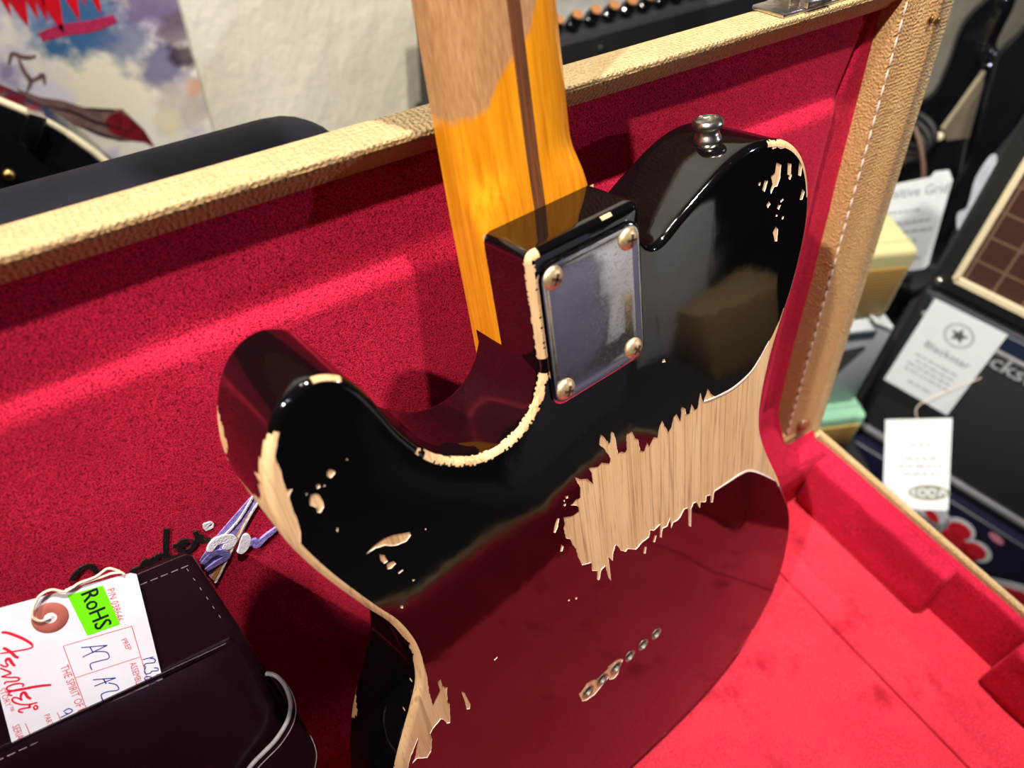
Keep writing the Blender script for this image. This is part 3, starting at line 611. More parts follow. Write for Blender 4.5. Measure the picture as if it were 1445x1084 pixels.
HS = [(-21,-385),(-27,-398),(-33,-415),(-30,-440),(-29,-480),(-30,-520),(-26,-545),(-12,-556),(2,-548),(10,-530),(14,-500),(20,-470),(26,-440),(24,-415),(21,-398),(21,-385)]
V, F = [], []
prism(V, F, [(a * K, b * K) for a, b in HS], lambda u, v, w: Vector((u, v, w)), 32 * K, 46 * K)
mk('headstock', V, F, MAPLE, GUITAR, 40)

# --- neck plate, screws, strap button, ferrules
def rrect(w, h, r, n=6):
    P = []
    for cx, cy, a in ((w - r, h - r, 0), (-w + r, h - r, 90), (-w + r, -h + r, 180), (w - r, -h + r, 270)):
        P += [(cx + r * math.cos(math.radians(a + 90 * k / n)), cy + r * math.sin(math.radians(a + 90 * k / n))) for k in range(n + 1)]
    return P
V, F = [], []
lay = [(25.5, 32, 6, 0.0), (25.5, 32, 6, -1.1), (24.9, 31.4, 5.6, -1.6), (24.2, 30.7, 5.2, -1.75)]
for w, h, r, z in lay: V += [(a * K, (b + 38) * K, z * K) for a, b in rrect(w, h, r)]
n = len(rrect(1, 1, .1))
for l in range(3):
    for k in range(n): F.append([l * n + k, l * n + (k + 1) % n, (l + 1) * n + (k + 1) % n, (l + 1) * n + k])
# top surface as a fine fan of rings so the slight dents by the screws are real
cx0 = len(V); RN = 14
DENTS = [(-19, 12.5), (19, 12.5), (19, 63.5), (-19, 63.5)]
for q in range(1, RN):
    s = 1 - q / RN
    for a, b in rrect(24.2, 30.7, 5.2):
        x, y = a * s, b * s + 38; z = -1.75
        for dx, dy in DENTS: z += 0.55 * math.exp(-((x - dx) ** 2 + (y - dy) ** 2) / 75.0)
        V.append((x * K, y * K, z * K))
V.append((0, 0.038, -1.75 * K)); ce_ = len(V) - 1
prev = 3 * n
for q in range(RN - 1):
    cur = cx0 + q * n
    for k in range(n): F.append([prev + k, prev + (k + 1) % n, cur + (k + 1) % n, cur + k])
    prev = cur
for k in range(n): F.append([prev + k, prev + (k + 1) % n, ce_])
o = mk('neck_plate', V, F, CHROME, GUITAR, 50); o['label'] = 'scuffed chrome neck plate with four screws'
sv, sf = [], []
ident = lambda u, v, w: Vector((u, v, w))
lathe(sv, sf, [(4.7 * K, 0.4 * K), (4.7 * K, -0.3 * K), (4.35 * K, -0.9 * K), (3.7 * K, -1.5 * K), (2.6 * K, -2.05 * K), (1.3 * K, -2.35 * K), (0.02 * K, -2.42 * K)], ident, 28, False)
scm = None; crm = None
for q, (dx, dy) in enumerate(DENTS):
    s = bpy.data.objects.new('plate_screw', scm) if scm else mk('plate_screw', sv, sf, SCREW, GUITAR, 50)
    if scm: COL.objects.link(s); s.parent = GUITAR; ORG[s.name] = Vector((0, 0, 0))
    scm = s.data
    s.location = (dx * K, dy * K, -1.35 * K); s.rotation_euler = (0, 0, [0.5, 0.2, 0.9, 0.35][q])
    if crm is None:
        bb = bmesh.new()
        bm_box(bb, (0, 0, -2.0 * K), (4.6 * K, 1.1 * K, 1.1 * K)); bm_box(bb, (0, 0, -2.0 * K), (1.1 * K, 4.6 * K, 1.1 * K))
        c = from_bm('cross_recess', bb, SLOT, s, 30); crm = c.data
    else:
        c = bpy.data.objects.new('cross_recess', crm); COL.objects.link(c); c.parent = s
V, F = [], []
lathe(V, F, [(5.9 * K, -1.5 * K), (6.1 * K, 0.6 * K), (5.9 * K, 1.5 * K), (5.2 * K, 2.8 * K), (4.7 * K, 4.2 * K), (4.9 * K, 5.0 * K), (6.2 * K, 5.8 * K), (6.8 * K, 6.8 * K), (6.8 * K, 8.0 * K), (6.0 * K, 9.2 * K), (4.4 * K, 9.8 * K), (4.2 * K, 8.8 * K), (1.6 * K, 8.2 * K), (0.05 * K, 8.0 * K)],
      frame((0.0905, 0.0018, 0.0215), (1, 0, 0), (0, 0, 1)), 32, False)
mk('strap_button', V, F, NICKEL, GUITAR, 35)
fm = None
fv_, ff_ = [], []
lathe(fv_, ff_, [(4.05 * K, 0.6 * K), (4.05 * K, -0.25 * K), (3.75 * K, -0.4 * K), (3.3 * K, -0.25 * K), (3.15 * K, 0.8 * K), (3.0 * K, 6 * K), (0.9 * K, 6.4 * K), (0.8 * K, 9 * K), (0.01 * K, 9 * K)], ident, 24, False)
for q, (fx, fy) in enumerate(FERR):
    if fm is None: o = mk('string_ferrule', fv_, ff_, STEEL_RING, GUITAR, 40); fm = o.data
    else: o = bpy.data.objects.new('string_ferrule', fm); COL.objects.link(o); o.parent = GUITAR
    o.location = (fx * K, fy * K, 0)
# raised pale edge where the lacquer has been rubbed back round the waist
for L in ([(66, 121), (73.6, 123.0), (87.2, 125.0), (99.8, 123.1), (107.2, 118.2), (114.5, 110.3)], [(131.5, 221.4), (116.9, 205.4), (106.1, 195.5), (98.0, 192.3), (87.6, 191.2), (75.7, 189.9)]):
    o = strokes('lacquer_edge', [L], 1.3, lambda u, v, w: Vector((u * K, v * K, w * K)), 0.2, -0.12, PRIMER, BODY, 0.7)
    o['label'] = 'pale rubbed lacquer edge at the waist'

# ================================================================== THE GUITAR CASE
W = 0.352; LTH = math.radians(8.006); CL = 1.04
LUv = Vector((0, math.sin(LTH), math.cos(LTH))); LNv = Vector((0, math.cos(LTH), -math.sin(LTH)))
def lidp(x, lu, ln): return Vector((x, 0, 0)) + LUv * lu + LNv * ln
CASE = empty('guitar_case', (-0.5, -0.18, -0.078), 'open blonde rectangular guitar case lined with red velvet', 'guitar case')
def rings(name, R, mp, mats, parent, close0=True, close1=True, smooth=30, sub=None):
    """R: list of (xl, xr, lo, hi, depth) rectangles swept into a shell"""
    V, F = [], []
    for xl, xr, lo, hi, d in R: V += [mp(xl, lo, d), mp(xr, lo, d), mp(xr, hi, d), mp(xl, hi, d)]
    for i in range(len(R) - 1):
        for k in range(4): F.append([i * 4 + k, i * 4 + (k + 1) % 4, (i + 1) * 4 + (k + 1) % 4, (i + 1) * 4 + k])
    if close0: F.append([3, 2, 1, 0])
    if close1: b = (len(R) - 1) * 4; F.append([b, b + 1, b + 2, b + 3])
    o = mk(name, V, F, mats, parent, smooth)
    bm = bmesh.new(); bm.from_mesh(o.data); bmesh.ops.recalc_face_normals(bm, faces=bm.faces); bm.to_mesh(o.data); bm.free()
    o.data.polygons.foreach_set('use_smooth', [True] * len(o.data.polygons)); o.data.set_sharp_from_angle(angle=math.radians(smooth))
    return o
m_ = 0.001
LID = rings('lid_shell', [(-CL + .006, -.006, .006, W - .004, .0245), (-CL + .002, -.0015, .002, W - .0012, .0225), (-CL, 0, .001, W, .018), (-CL, 0, .001, W, .0016), (-CL + .0008, -.0008, .0012, W - .0006, .0004), (-CL + .002, -.002, .002, W - .0012, 0),
    (-CL + .012, -.012, .006, W - .0022, .0004)], lidp, [TOLEX], CASE, True, False, 25)
LRIM = rings('lid_binding', [(-CL + .012, -.012, .006, W - .0022, .0004), (-CL + .030, -.030, .012, W - .0030, .0002), (-CL + .0345, -.0345, .013, W - .0035, .0012), (-CL + .0435, -.0435, .016, W - .0045, .0012), (-CL + .0455, -.0455, .017, W - .006, .0028), (-CL + .0462, -.0462, .02, W - .0143, .0105), (-CL + .0462, -.0462, .02, W - .0146, .016)], lidp, [TOLEX_IN], CASE, False, False, 25)
# lid lining: recessed field with a padded centre panel and soft mitred corner
def lid_depth(x, lu):
    a = sm(-0.066, -0.078, x) * sm(0.299, 0.2865, lu) * sm(-CL + 0.066, -CL + 0.078, x)
    n = noise.noise(Vector((x * 14, lu * 14, 2))) * 0.0009 + noise.noise(Vector((x * 40, lu * 40, 5))) * 0.0003
    e = sm(0.06, 0.0, lu) * 0.004                                    # pulled forward towards the hinge
    c = 0.0015 * math.exp(-((x + 0.0645 - (lu - 0.3) * 0.33) / 0.0022) ** 2) * sm(0.290, 0.296, lu)   # fold running into the corner
    return 0.0138 - 0.0060 * a + n - e + c * 1.6
xs0, xs1, l0, l1 = -CL + .0455, -.0455, 0.004, W - .0120
NXg, NLg = 420, 150
def lf(u, v):
    x = xs1 - (xs1 - xs0) * (u ** 1.35); lu = l0 + (l1 - l0) * v
    return lidp(x, lu, lid_depth(x, lu))
LINING = grid('lid_lining', NXg, NLg, lf, VELVET, CASE)
LINING['label'] = 'red velvet lining of the raised lid'
# white stitches along the right end binding of the lid
stv, stf = [], []
for k in range(7):
    t = k / 6; r = 0.0009 * math.sin(math.pi * min(0.95, max(0.05, t))) ** 0.5
    for a in range(6):
        th = 2 * math.pi * a / 6; stv.append(LUv * ((t - .5) * 0.0068) + Vector((r * math.cos(th), 0, 0)) + LNv * (r * 0.7 * math.sin(th)))
for k in range(6):
    for a in range(6): stf.append([k * 6 + a, k * 6 + (a + 1) % 6, (k + 1) * 6 + (a + 1) % 6, (k + 1) * 6 + a])
stm = None
for k in range(38):
    p = lidp(-0.0445, 0.022 + k * 0.0088, 0.0012) - Vector(CASE.location)
    if stm is None:
        me = bpy.data.meshes.new('stitch'); me.from_pydata([tuple(v) for v in stv], [], stf); me.materials.append(THREAD); stm = me
    o = bpy.data.objects.new('stitch', stm); COL.objects.link(o); o.parent = LRIM; o.location = p
# rivets at the lid corners and a latch on the lid edge
rv, rf = [], []
for x, lu in [(-0.0125, 0.327), (-0.0195, 0.329)]:
    V, F = [], []; lathe(V, F, [(0.0023, 0.0006), (0.0023, -0.0004), (0.0017, -0.0010), (0.0006, -0.0012)], frame(lidp(x, lu, 0.0), (1, 0, 0), -LUv), 16)
    mk('rivet', V, F, BRASS, LRIM, 40)
V, F = [], []; lathe(V, F, [(0.006, 0.002), (0.006, -0.001), (0.0052, -0.0024), (0.003, -0.0034), (0.0004, -0.0038)], frame(lidp(-0.028, 0.021, 0.0), (1, 0, 0), -LUv), 24)
mk('lid_stud', V, F, simple('brown_stud', srgb(120, 70, 44), 0.25), LRIM, 40)
bm = bmesh.new()
RL = Matrix((Vector((1, 0, 0)), LNv, LUv)).transposed()
bm_box(bm, lidp(-0.118, W + 0.0012, 0.012), (0.046, 0.020, 0.0024), RL, 0.0008)
bm_box(bm, lidp(-0.118, W + 0.0045, 0.014), (0.024, 0.012, 0.006), RL, 0.0015)
bm_box(bm, lidp(-0.118, W + 0.004, 0.003), (0.018, 0.006, 0.004), RL, 0.001)
from_bm('latch', bm, NICKEL, CASE)
# embroidered lettering on the lid lining
lm = lambda u, v, w=0.0: lidp(u * K, v * K, lid_depth(u * K, v * K) - w)
strokes('black_lettering', LOGO_BLACK, 2.1, lm, -0.0006, 0.0007, TH_BLACK, LINING)
def fill(name, poly, mat, h):
    V, F = [], []
    prism(V, F, poly, lm, -0.0004, h); return mk(name, V, F, mat, LINING)
fill('lavender_emblem', LOGO_V, TH_LAV, 0.0005)
fill('gold_emblem_stripe', LOGO_GOLD, TH_GOLD, 0.0008)
strokes('emblem_outline', LOGO_ARM, 0.9, lm, 0.0, 0.0010, TH_WHITE, LINING)
strokes('white_lettering', LOGO_WHITE, 5.0, lm, 0.0, 0.0013, TH_WHITE, LINING, 0.5)
strokes('lavender_lettering', LOGO_LAV, 3.4, lm, 0.0, 0.0012, TH_LAV, LINING, 0.4)
c0_, r1_ = Vector(LOGO_R[0]), (Vector(LOGO_R[1]) - Vector(LOGO_R[0])).length
strokes('registered_mark', [[(c0_.x + r1_ * 0.8 * math.cos(a / 16 * 6.2832), c0_.y + r1_ * 0.8 * math.sin(a / 16 * 6.2832)) for a in range(17)], [(c0_.x - 1.5, c0_.y - 2), (c0_.x - 1.5, c0_.y + 2), (c0_.x + 1, c0_.y + 1), (c0_.x - 1, c0_.y), (c0_.x + 1.6, c0_.y - 2)]], 0.8, lm, 0.0, 0.0006, TH_WHITE, LINING)

# --- base
FZ = -0.060
def bp(x, y, z): return Vector((x, y, z))
BASE = rings('base_shell', [(-CL + .004, -.004, -W + .004, -.004, -.078), (-CL, 0, -W, 0, -.074), (-CL, 0, -W, 0, -.0016), (-CL + .0012, -.0012, -W + .0012, -.0012, 0), (-CL + .0038, -.0038, -W + .0038, -.0038, 0), (-CL + .005, -.005, -W + .005, -.005, -.0014), (-CL + .005, -.005, -W + .005, -.005, -.07)], bp, [TOLEX], CASE, True, True, 25)
def pad(name, x0, x1, y0, y1, z0, z1, r=0.004, mat=VELVET, nx=24, parent=CASE, amp=0.0006):
    """soft padded block with rounded edges and slightly puckered cloth"""
    bm = bmesh.new(); bm_box(bm, ((x0 + x1) / 2, (y0 + y1) / 2, (z0 + z1) / 2), (x1 - x0, y1 - y0, z1 - z0), None, r, 3)
    L = max(x1 - x0, y1 - y0, z1 - z0)
    bmesh.ops.triangulate(bm, faces=bm.faces)
    for _ in range(4):
        es = [e for e in bm.edges if e.calc_length() > max(0.012, L / 40)]
        if not es: break
        bmesh.ops.subdivide_edges(bm, edges=es, cuts=1)
        bmesh.ops.triangulate(bm, faces=bm.faces)
    for v in bm.verts:
        d = noise.noise(v.co * 45) * amp + noise.noise(v.co * 110) * amp * 0.5; v.co += Vector((d, d * 0.7, d))
    return from_bm(name, bm, mat, parent, 50)
I = 0.0052
# floor cushions with a groove between them
pad('floor_cushion', -0.0895, -I - 0.004, -W + I, -I - 0.004, -0.077, FZ, 0.0022, VELVET_FLOOR)
pad('floor_cushion', -0.62, -0.0905, -W + I, -I - 0.004, -0.077, FZ, 0.0022, VELVET_FLOOR)
# wall linings (thin padded boards)
pad('wall_lining', -0.0135, -I, -W + I, -I, -0.070, -0.0035, 0.003)
pad('wall_lining', -CL + I, -0.0135, -0.019, -I, -0.070, -0.004, 0.004)
pad('wall_lining', -CL + I, -0.0135, -W + I, -W + 0.0145, -0.070, -0.0035, 0.003)
pad('wall_lining', -CL + I, -CL + 0.0145, -W + 0.0145, -0.019, -0.070, -0.0035, 0.003)
# padded blocks that grip the body at the end wall
pad('side_block', -0.029, -0.0130, -0.146, -0.020, -0.0585, -0.0030, 0.0032, VELVET, amp=0.0009)
pad('side_block', -0.034, -0.0130, -0.340, -0.205, -0.0585, -0.0030, 0.0035, VELVET, amp=0.0009)
# neck cradle and lidded accessory box further along the case
pad('neck_cradle', -0.72, -0.62, -W + 0.0145, -0.019, -0.077, -0.018, 0.005)
pad('accessory_box', -CL + 0.0145, -0.722, -W + 0.0145, -0.019, -0.077, -0.012, 0.005)
# cloth that bridges the hinge between base and lid
def hf(u, v):
    x = -CL + 0.047 + (CL - 0.047 - 0.0135) * (1 - (1 - u) ** 2.2)
    e = sm(-0.058, -0.044, x)
    P = [lidp(x, 0.050 * (1 - e) + 0.0075 * e, 0.0095 * (1 - e) - 0.0012 * e), lidp(x, 0.030 * (1 - e) + 0.005 * e, 0.0068 * (1 - e) - 0.003 * e), Vector((x, -0.006, 0.010 * (1 - e) + 0.002 * e)), Vector((x, -0.0165, -0.0005)), Vector((x, -0.0200, -0.012)), Vector((x, -0.0200, -0.030))]
    t = v * (len(P) - 1); i = min(int(t), len(P) - 2); q = P[i].lerp(P[i + 1], sm(0, 1, t - i) * 0.35 + (t - i) * 0.65)
    w = noise.noise(Vector((x * 60, v * 3, 0))) * 0.0016 * math.sin(math.pi * v)
    if x > -0.05: q.z -= 0.0
    return q + Vector((0, -w, w))
grid('hinge_lining', 220, 26, hf, VELVET, CASE)
for x in (-0.16, -0.82):
    bm = bmesh.new(); bm_box(bm, (x, 0.0022, -0.012), (0.05, 0.0024, 0.026), None, 0.0008); bm_box(bm, (x, 0.0035, 0.0), (0.05, 0.005, 0.005), None, 0.002)
    from_bm('hinge', bm, NICKEL, CASE)

# ================================================================== DISPLAY TABLE UNDER THE CASE
TABLE_TOP = simple('dark_table_top', srgb(40, 34, 32), 0.5)
tb = empty('display_table', (-0.55, -0.2, FLOOR), 'low dark display table under the open guitar case', 'table')
box('tabletop', (-0.55, -0.19, -0.0905), (0.86, 0.26, 0.025), TABLE_TOP, tb, None, 0.003)
for sx in (-1, 1):
    for sy in (-1, 1):
        box('leg', (-0.55 + sx * 0.39, -0.19 + sy * 0.10, (FLOOR - 0.103) / 2), (0.04, 0.04, -0.103 - FLOOR), TABLE_TOP, tb, None, 0.003)

# ================================================================== LEATHER POUCH AND HANG TAG
PA = math.radians(32); PU = Vector((0, math.sin(PA), math.cos(PA))); PN = Vector((0, -math.cos(PA), math.sin(PA)))
PC = Vector((0, -0.007, 0.150))
def pp(u, v, w=0.0): return Vector((u * K, 0, 0)) + PC + PU * (v * K) + PN * (w * K)      # mm in the pouch plane, w towards the viewer
POUCH = empty('leather_pouch', pp(-560, -243, -8), 'dark leather document pouch leaning on the lid, tag in its pocket', 'pouch')
def panel(name, poly, w0, w1, mat, parent, bev=0.8):
    """flat leather panel with softly rounded rim"""
    P = [Vector(p) for p in poly]; c = sum(P, Vector((0, 0))) / len(P); V, F = [], []
    lay = [(0.0, w0), (0.0, w1 - bev), (bev * 0.4, w1 - bev * 0.25), (bev, w1)]
    n = len(P)
    for ins, w in lay:
        for i in range(n):
            d = (P[i] - c); q = P[i] - d.normalized() * ins; V.append(pp(q.x, q.y, w))
    for l in range(3):
        for k in range(n): F.append([l * n + k, l * n + (k + 1) % n, (l + 1) * n + (k + 1) % n, (l + 1) * n + k])
    F.append(list(range(n))[::-1]); F.append([3 * n + k for k in range(n)])
    return mk(name, V, F, mat, parent, 40)
XL = -690
panel('back_panel', [(-470.9, 57.0), (-473, 59.5), (XL + 3, 73), (XL, 70), (XL, -240), (XL + 4, -243), (-467, -243), (-464, -240), (-463.5, -12)], -4.2, -1.4, LEATHER, POUCH)
panel('middle_panel', [(-471.5, 14), (-473, 13.5), (XL + 2, 27), (XL + 1, 23), (XL + 1, -240), (-465, -240), (-464.5, -20)], -1.35, -0.35, LEATHER, POUCH, 0.5)
# bulging front pocket
ptop = lambda x: 11.67 + (x + 470.03) * (18.21 - 11.67) / (-564.04 + 470.03)
def pf(u, v):
    xr = -470.0 + 5 * v; x = XL + 2 + (xr - XL - 2) * u; y1 = ptop(x); y = y1 + (-241 - y1) * v
    e = min(1, min(u, 1 - u) * 14) ** 0.5 * min(1, v * 30 + 0.05) ** 0.5 * min(1, (1 - v) * 16 + 0.02) ** 0.5
    b = 2.2 * e + 7.5 * math.exp(-((x + 503) / 38) ** 2 - ((y + 24) / 45) ** 2) + 0.5 * noise.noise(Vector((x * 0.06, y * 0.06, 0))) * e
    return pp(x, y, 0.15 + b)
grid('front_pocket', 70, 60, pf, LEATHER, POUCH)
PL = [(x, ptop(x)) for x in (-690, -650, -600, -572, -540, -510, -490, -474)]
V, F = [], []; ribbon(V, F, PL, 1.6, pp, 0.1, 1.2, False); mk('pocket_rim', V, F, LEATHER, POUCH)
# pale stitch lines
sl = []
def dashes(a, b, step=4.2, dash=2.9):
    a = Vector(a); b = Vector(b); n = int((b - a).length / step); d = (b - a).normalized()
    return [[tuple(a + d * (i * step)), tuple(a + d * (i * step + dash))] for i in range(n)]
V, F = [], []
for s in dashes((-474, 54), (-560, 61)) + dashes((-475, 53), (-470.5, 16), 5.5, 1.4): ribbon(V, F, s, 0.32, pp, -1.5, -1.2, False)
for s in dashes((-476, ptop(-476) - 3), (-640, ptop(-640) - 3)): ribbon(V, F, s, 0.32, lambda a, b, w: pp(a, b, w), 1.2, 2.2, False)
mk('stitching', V, F, THREAD_DARK, POUCH)['kind'] = 'stuff'
# closing strap: a tongue that bows outward and folds over to a press stud
S = [Vector(p) for p in STRAP]
cent = catmull([(-464.5, -11.5, 0), (-461.5, -12.5, 3), (-459.5, -17.5, 6), (-460.3, -26, 8), (-465, -33.5, 9), (-474, -39, 10), (-485, -42.5, 10.5), (-495, -49, 10.5), (-501, -57, 10)], False, 6)
V, F = [], []; wv = Vector((0.02, -1.0, 0)) * 34
for i, p in enumerate(cent):
    for s in (0, 0.25, 0.5, 0.75, 1):
        for t in (0, 1.6):
            q = p + wv * s; sag = -5 * math.sin(math.pi * s) * (1 - i / len(cent)); V.append(pp(q.x, q.y, max(2.6, q.z + t + sag * 0.3)))
n = 10
for i in range(len(cent) - 1):
    for s in range(4):
        a = i * n + s * 2; F.append([a + 1, a + 3, a + n + 3, a + n + 1]); F.append([a, a + n, a + n + 2, a + 2])
    F.append([i * n, i * n + 1, i * n + n + 1, i * n + n]); F.append([i * n + 8, i * n + n + 8, i * n + n + 9, i * n + 9])
mk('closing_strap', V, F, LEATHER, POUCH, 60)
o = tube('strap_edge', [tuple(pp(p.x, p.y, p.z + 0.8)) for p in cent[::3]], 0.0011, LEATHER_EDGE, POUCH, 8, False, 4); o['label'] = 'pale grey raw edge of the strap'
tube('strap_thread', [tuple(pp(p.x + 1.3, p.y - 2.8, p.z + 1.7)) for p in cent[::3]], 0.0003, THREAD_DARK, POUCH, 6, False, 4)
tube('strap_thread', [tuple(pp(p.x + wv.x * 0.94, p.y + wv.y * 0.94, p.z + 1.7)) for p in cent[::3]], 0.0003, THREAD_DARK, POUCH, 6, False, 4)
V, F = [], []
lathe(V, F, [(0.0062, 0), (0.0062, 0.001), (0.0054, 0.0028), (0.0034, 0.0042), (0.0002, 0.0047)], frame(pp(-483, -58, 11.6), (1, 0, 0), PU), 24)
mk('snap_button', V, F, NICKEL, POUCH, 50)

# --- the paper tag, tucked between middle panel and front pocket
WT = 0.05
TAG = empty('hang_tag', pp(-530, -3, WT), 'white printed paper hang tag with green sticker in the leather pouch pocket', 'tag')
V, F = [], []
card = [(-546.5, 74.7), (-494.6, 62.9), (-492.8, 61.2), (-502.5, 11.2), (-504.6, -3), (-563, 4)]
prism(V, F, card, pp, WT - 0.25, WT)
mk('card', V, F, PAPER, TAG)
tp = lambda u, v, w=0.0: pp(u, v, WT + w)
sp_o = strokes('red_script_print', TAG_RED, 1.15, tp, 0.0, 0.06, INK_RED, TAG, 0.25)
strokes('thin_script_print', TAG_RED2, 0.72, tp, 0.0, 0.055, INK_RED, TAG, 0.2)
strokes('blue_handwriting', TAG_BLUE, 0.42, tp, 0.0, 0.08, INK_BLUE, TAG)
strokes('red_printed_lines', TAG_LINES, 0.28, tp, 0.0, 0.05, INK_LINE, TAG, 0, False)
V, F = [], []
for t, a, b in TAG_TEXT:
    if t == 'RoHS': continue
    a = Vector(a); b = Vector(b); d = (b - a); L = d.length; d /= L; nn = Vector((-d.y, d.x))
    vs = {'PREP': 1.0, 'ASSEMBLY': 1.35, 'P/N 038646': 1.25, 'THE SPIRIT OF RO': 1.3, 'PART NU': 1.25, 'SERIAL N': 1.35}.get(t, 1.1)
    add_text(V, F, t, L, (lambda u, v, w=0.0, a=a, d=d, nn=nn: tp(a.x + d.x * u + nn.x * v, a.y + d.y * u + nn.y * v, w)), 0.06, vs)
mk('red_printed_text', V, F, INK_LINE, TAG)
V, F = [], []; prism(V, F, ROHS, tp, 0.0, 0.1); st_ = mk('green_sticker', V, F, GREEN, TAG)
t, a, b = TAG_TEXT[-1]; a = Vector(a); b = Vector(b); d = (b - a); L = d.length; d /= L; nn = Vector((-d.y, d.x))
V, F = [], []
for off in (-0.14, 0.0, 0.14):
    add_text(V, F, 'RoHS', L, (lambda u, v, w=0.0: tp(a.x + d.x * (u + off) + nn.x * (v + 0.6), a.y + d.y * (u + off) + nn.y * (v + 0.6), w)), 0.16 + off * 0.05, 1.15)
mk('sticker_lettering', V, F, INK_BLACK, st_)
rc = Vector(RING_P[0]); V, F = [], []
rr = 0.5 * ((Vector(RING_P[1]) - Vector(RING_P[2])).length) * 0.5 + 0.25 * (Vector(RING_P[3]) - Vector(RING_P[4])).length
lathe(V, F, [(0.0024, -0.0002), (0.0024, 0.00035), (0.0030, 0.0004), (rr * K - 0.0003, 0.0004), (rr * K, 0.00015), (rr * K, -0.0002)], frame(tp(rc.x, rc.y, 0), (1, 0, 0), PU), 32, False)
mk('eyelet_ring', V, F, RING, TAG, 40)
V, F = [], []; lathe(V, F, [(0.0024, 0.0001), (0.0002, 0.0001)], frame(tp(rc.x, rc.y, 0), (1, 0, 0), PU), 24, False)
mk('eyelet_hole', V, F, PAPER, TAG)
h = [0.8, 1.6, 2.2, 2.4, 2.4, 2.2, 2.0, 1.6, 1.5, 1.2, 1.0, 0.8]
tube('string', [tuple(tp(p[0], p[1], h[i])) for i, p in enumerate(STRING_P)], 0.00055, STRING, TAG, 8)
tube('string', [tuple(tp(p[0], p[1], 1.0)) for p in STRING2_P], 0.00055, STRING, TAG, 8)

# ================================================================== THINGS BEHIND AND BESIDE THE CASE
BLACK_GLOSS = simple('black_gloss', (0.004, 0.004, 0.006, 1), 0.12, 0, 0.1, 40, 0, 1, 0.3)
BLACK_TOLEX = simple('black_tolex', (0.010, 0.010, 0.012, 1), 0.55, 0, 0.2, 300, 0.5, 900)
NAVY_CLOTH = simple('navy_black_nylon', (0.005, 0.004, 0.010, 1), 0.7, 0, 0.2, 60, 0.2, 1500, 0.0, 0.2)
CREAM = simple('cream_binding', srgb(226, 212, 176), 0.35, 0, 0.06)
GOLD = simple('gold_hardware', srgb(214, 176, 110), 0.25, 1.0, 0.1)
CHROME2 = simple('clean_chrome', srgb(190, 186, 178), 0.18, 1.0, 0.1)
# --- poster on the back wall
def poster_mat():
    m = MT('cloud_painting'); sep = m.n('ShaderNodeSeparateXYZ'); m.l(m.tc.outputs['Object'], sep.inputs[0])
    cmb = m.n('ShaderNodeCombineXYZ'); m.l(sep.outputs['X'], cmb.inputs['X']); m.l(sep.outputs['Z'], cmb.inputs['Y'])
    v = cmb.outputs[0]
    n1 = m.noise(v, 16, 6, 0.6); n2 = m.noise(v, 34, 5, 0.6)
    c = m.ramp(n1, [(0.36, srgb(150, 140, 170)), (0.46, srgb(214, 208, 216)), (0.56, srgb(238, 232, 214))])
    def blob(x, z, r, col, soft=1.0, amt=1.0):
        nonlocal c
        q = m.n('ShaderNodeVectorMath', operation='DISTANCE'); m.l(v, q.inputs[0]); q.inputs[1].default_value = (x + 0.55, z + 0.3, 0)
        d = m.math('ADD', m.math('DIVIDE', q.outputs['Value'], r), m.math('MULTIPLY', m.math('SUBTRACT', n2, 0.5), 1.6))
        f = m.ramp(d, [(0.55, (amt,) * 3 + (1,)), (0.55 + 0.5 * soft, (0, 0, 0, 1))]); c = m.mix(f, c, col)
    blob(-0.355, 0.045, 0.075, srgb(240, 232, 204))
    blob(-0.365, 0.118, 0.055, srgb(64, 104, 148))
    blob(-0.325, 0.085, 0.035, srgb(92, 108, 150), 1.0, 0.8)
    blob(-0.40, 0.135, 0.03, srgb(90, 120, 165), 1.0, 0.7)
    blob(-0.275, 0.125, 0.05, srgb(118, 104, 140), 1.2, 0.9)
    blob(-0.265, 0.085, 0.028, srgb(110, 88, 100), 1.2, 0.8)
    blob(-0.29, 0.045, 0.035, srgb(112, 106, 146), 1.0, 0.9)
    blob(-0.266, 0.055, 0.02, srgb(62, 48, 62), 0.8, 0.9)
    blob(-0.28, 0.002, 0.04, srgb(206, 192, 176), 1.0, 0.8)
    blob(-0.262, 0.016, 0.014, srgb(226, 170, 134), 1.0, 0.8)
    blob(-0.305, -0.02, 0.022, srgb(228, 216, 176), 1.0, 0.8)
    blob(-0.42, 0.04, 0.03, srgb(220, 214, 226), 1.0, 0.8)
    m.base(c); m.set(Roughness=0.3); return m.m
PO = empty('poster', (-0.55, 0.778, -0.3), 'cloudscape poster with dripping red lettering on the cream wall', 'poster')
box('poster_sheet', (-0.5565, 0.7782, 0.20), (0.603, 0.0024, 1.0), poster_mat(), PO, None, 0.0)
pm = frame((0, 0.7768, 0), (1, 0, 0), (0, 0, 1))
POSTER_RED = simple('poster_red', srgb(206, 20, 38), 0.35); POSTER_MAG = simple('poster_magenta', srgb(178, 44, 84), 0.35, 0, 0.25, 200)
MAROON = simple('poster_maroon', srgb(116, 24, 36), 0.35, 0, 0.5, 90); BROWN_P = simple('poster_brown', srgb(120, 92, 86), 0.35, 0, 0.35, 120); DK_P = simple('poster_umber', srgb(52, 28, 26), 0.35, 0, 0.3, 150)
V, F = [], []
for x, z0, w in [(-.411, .122, .010), (-.399, .127, .007), (-.391, .122, .006), (-.381, .108, .009), (-.361, .117, .008), (-.350, .130, .005), (-.338, .119, .007), (-.422, .134, .006)]:
    prism(V, F, [(x - w, .21), (x - w * .9, z0 + .03), (x - w * .25, z0 + .006), (x, z0), (x + w * .3, z0 + .008), (x + w * .9, z0 + .03), (x + w, .21)], pm, 0.0, 0.0003)
mk('red_drip_lettering', V, F, POSTER_RED, PO)
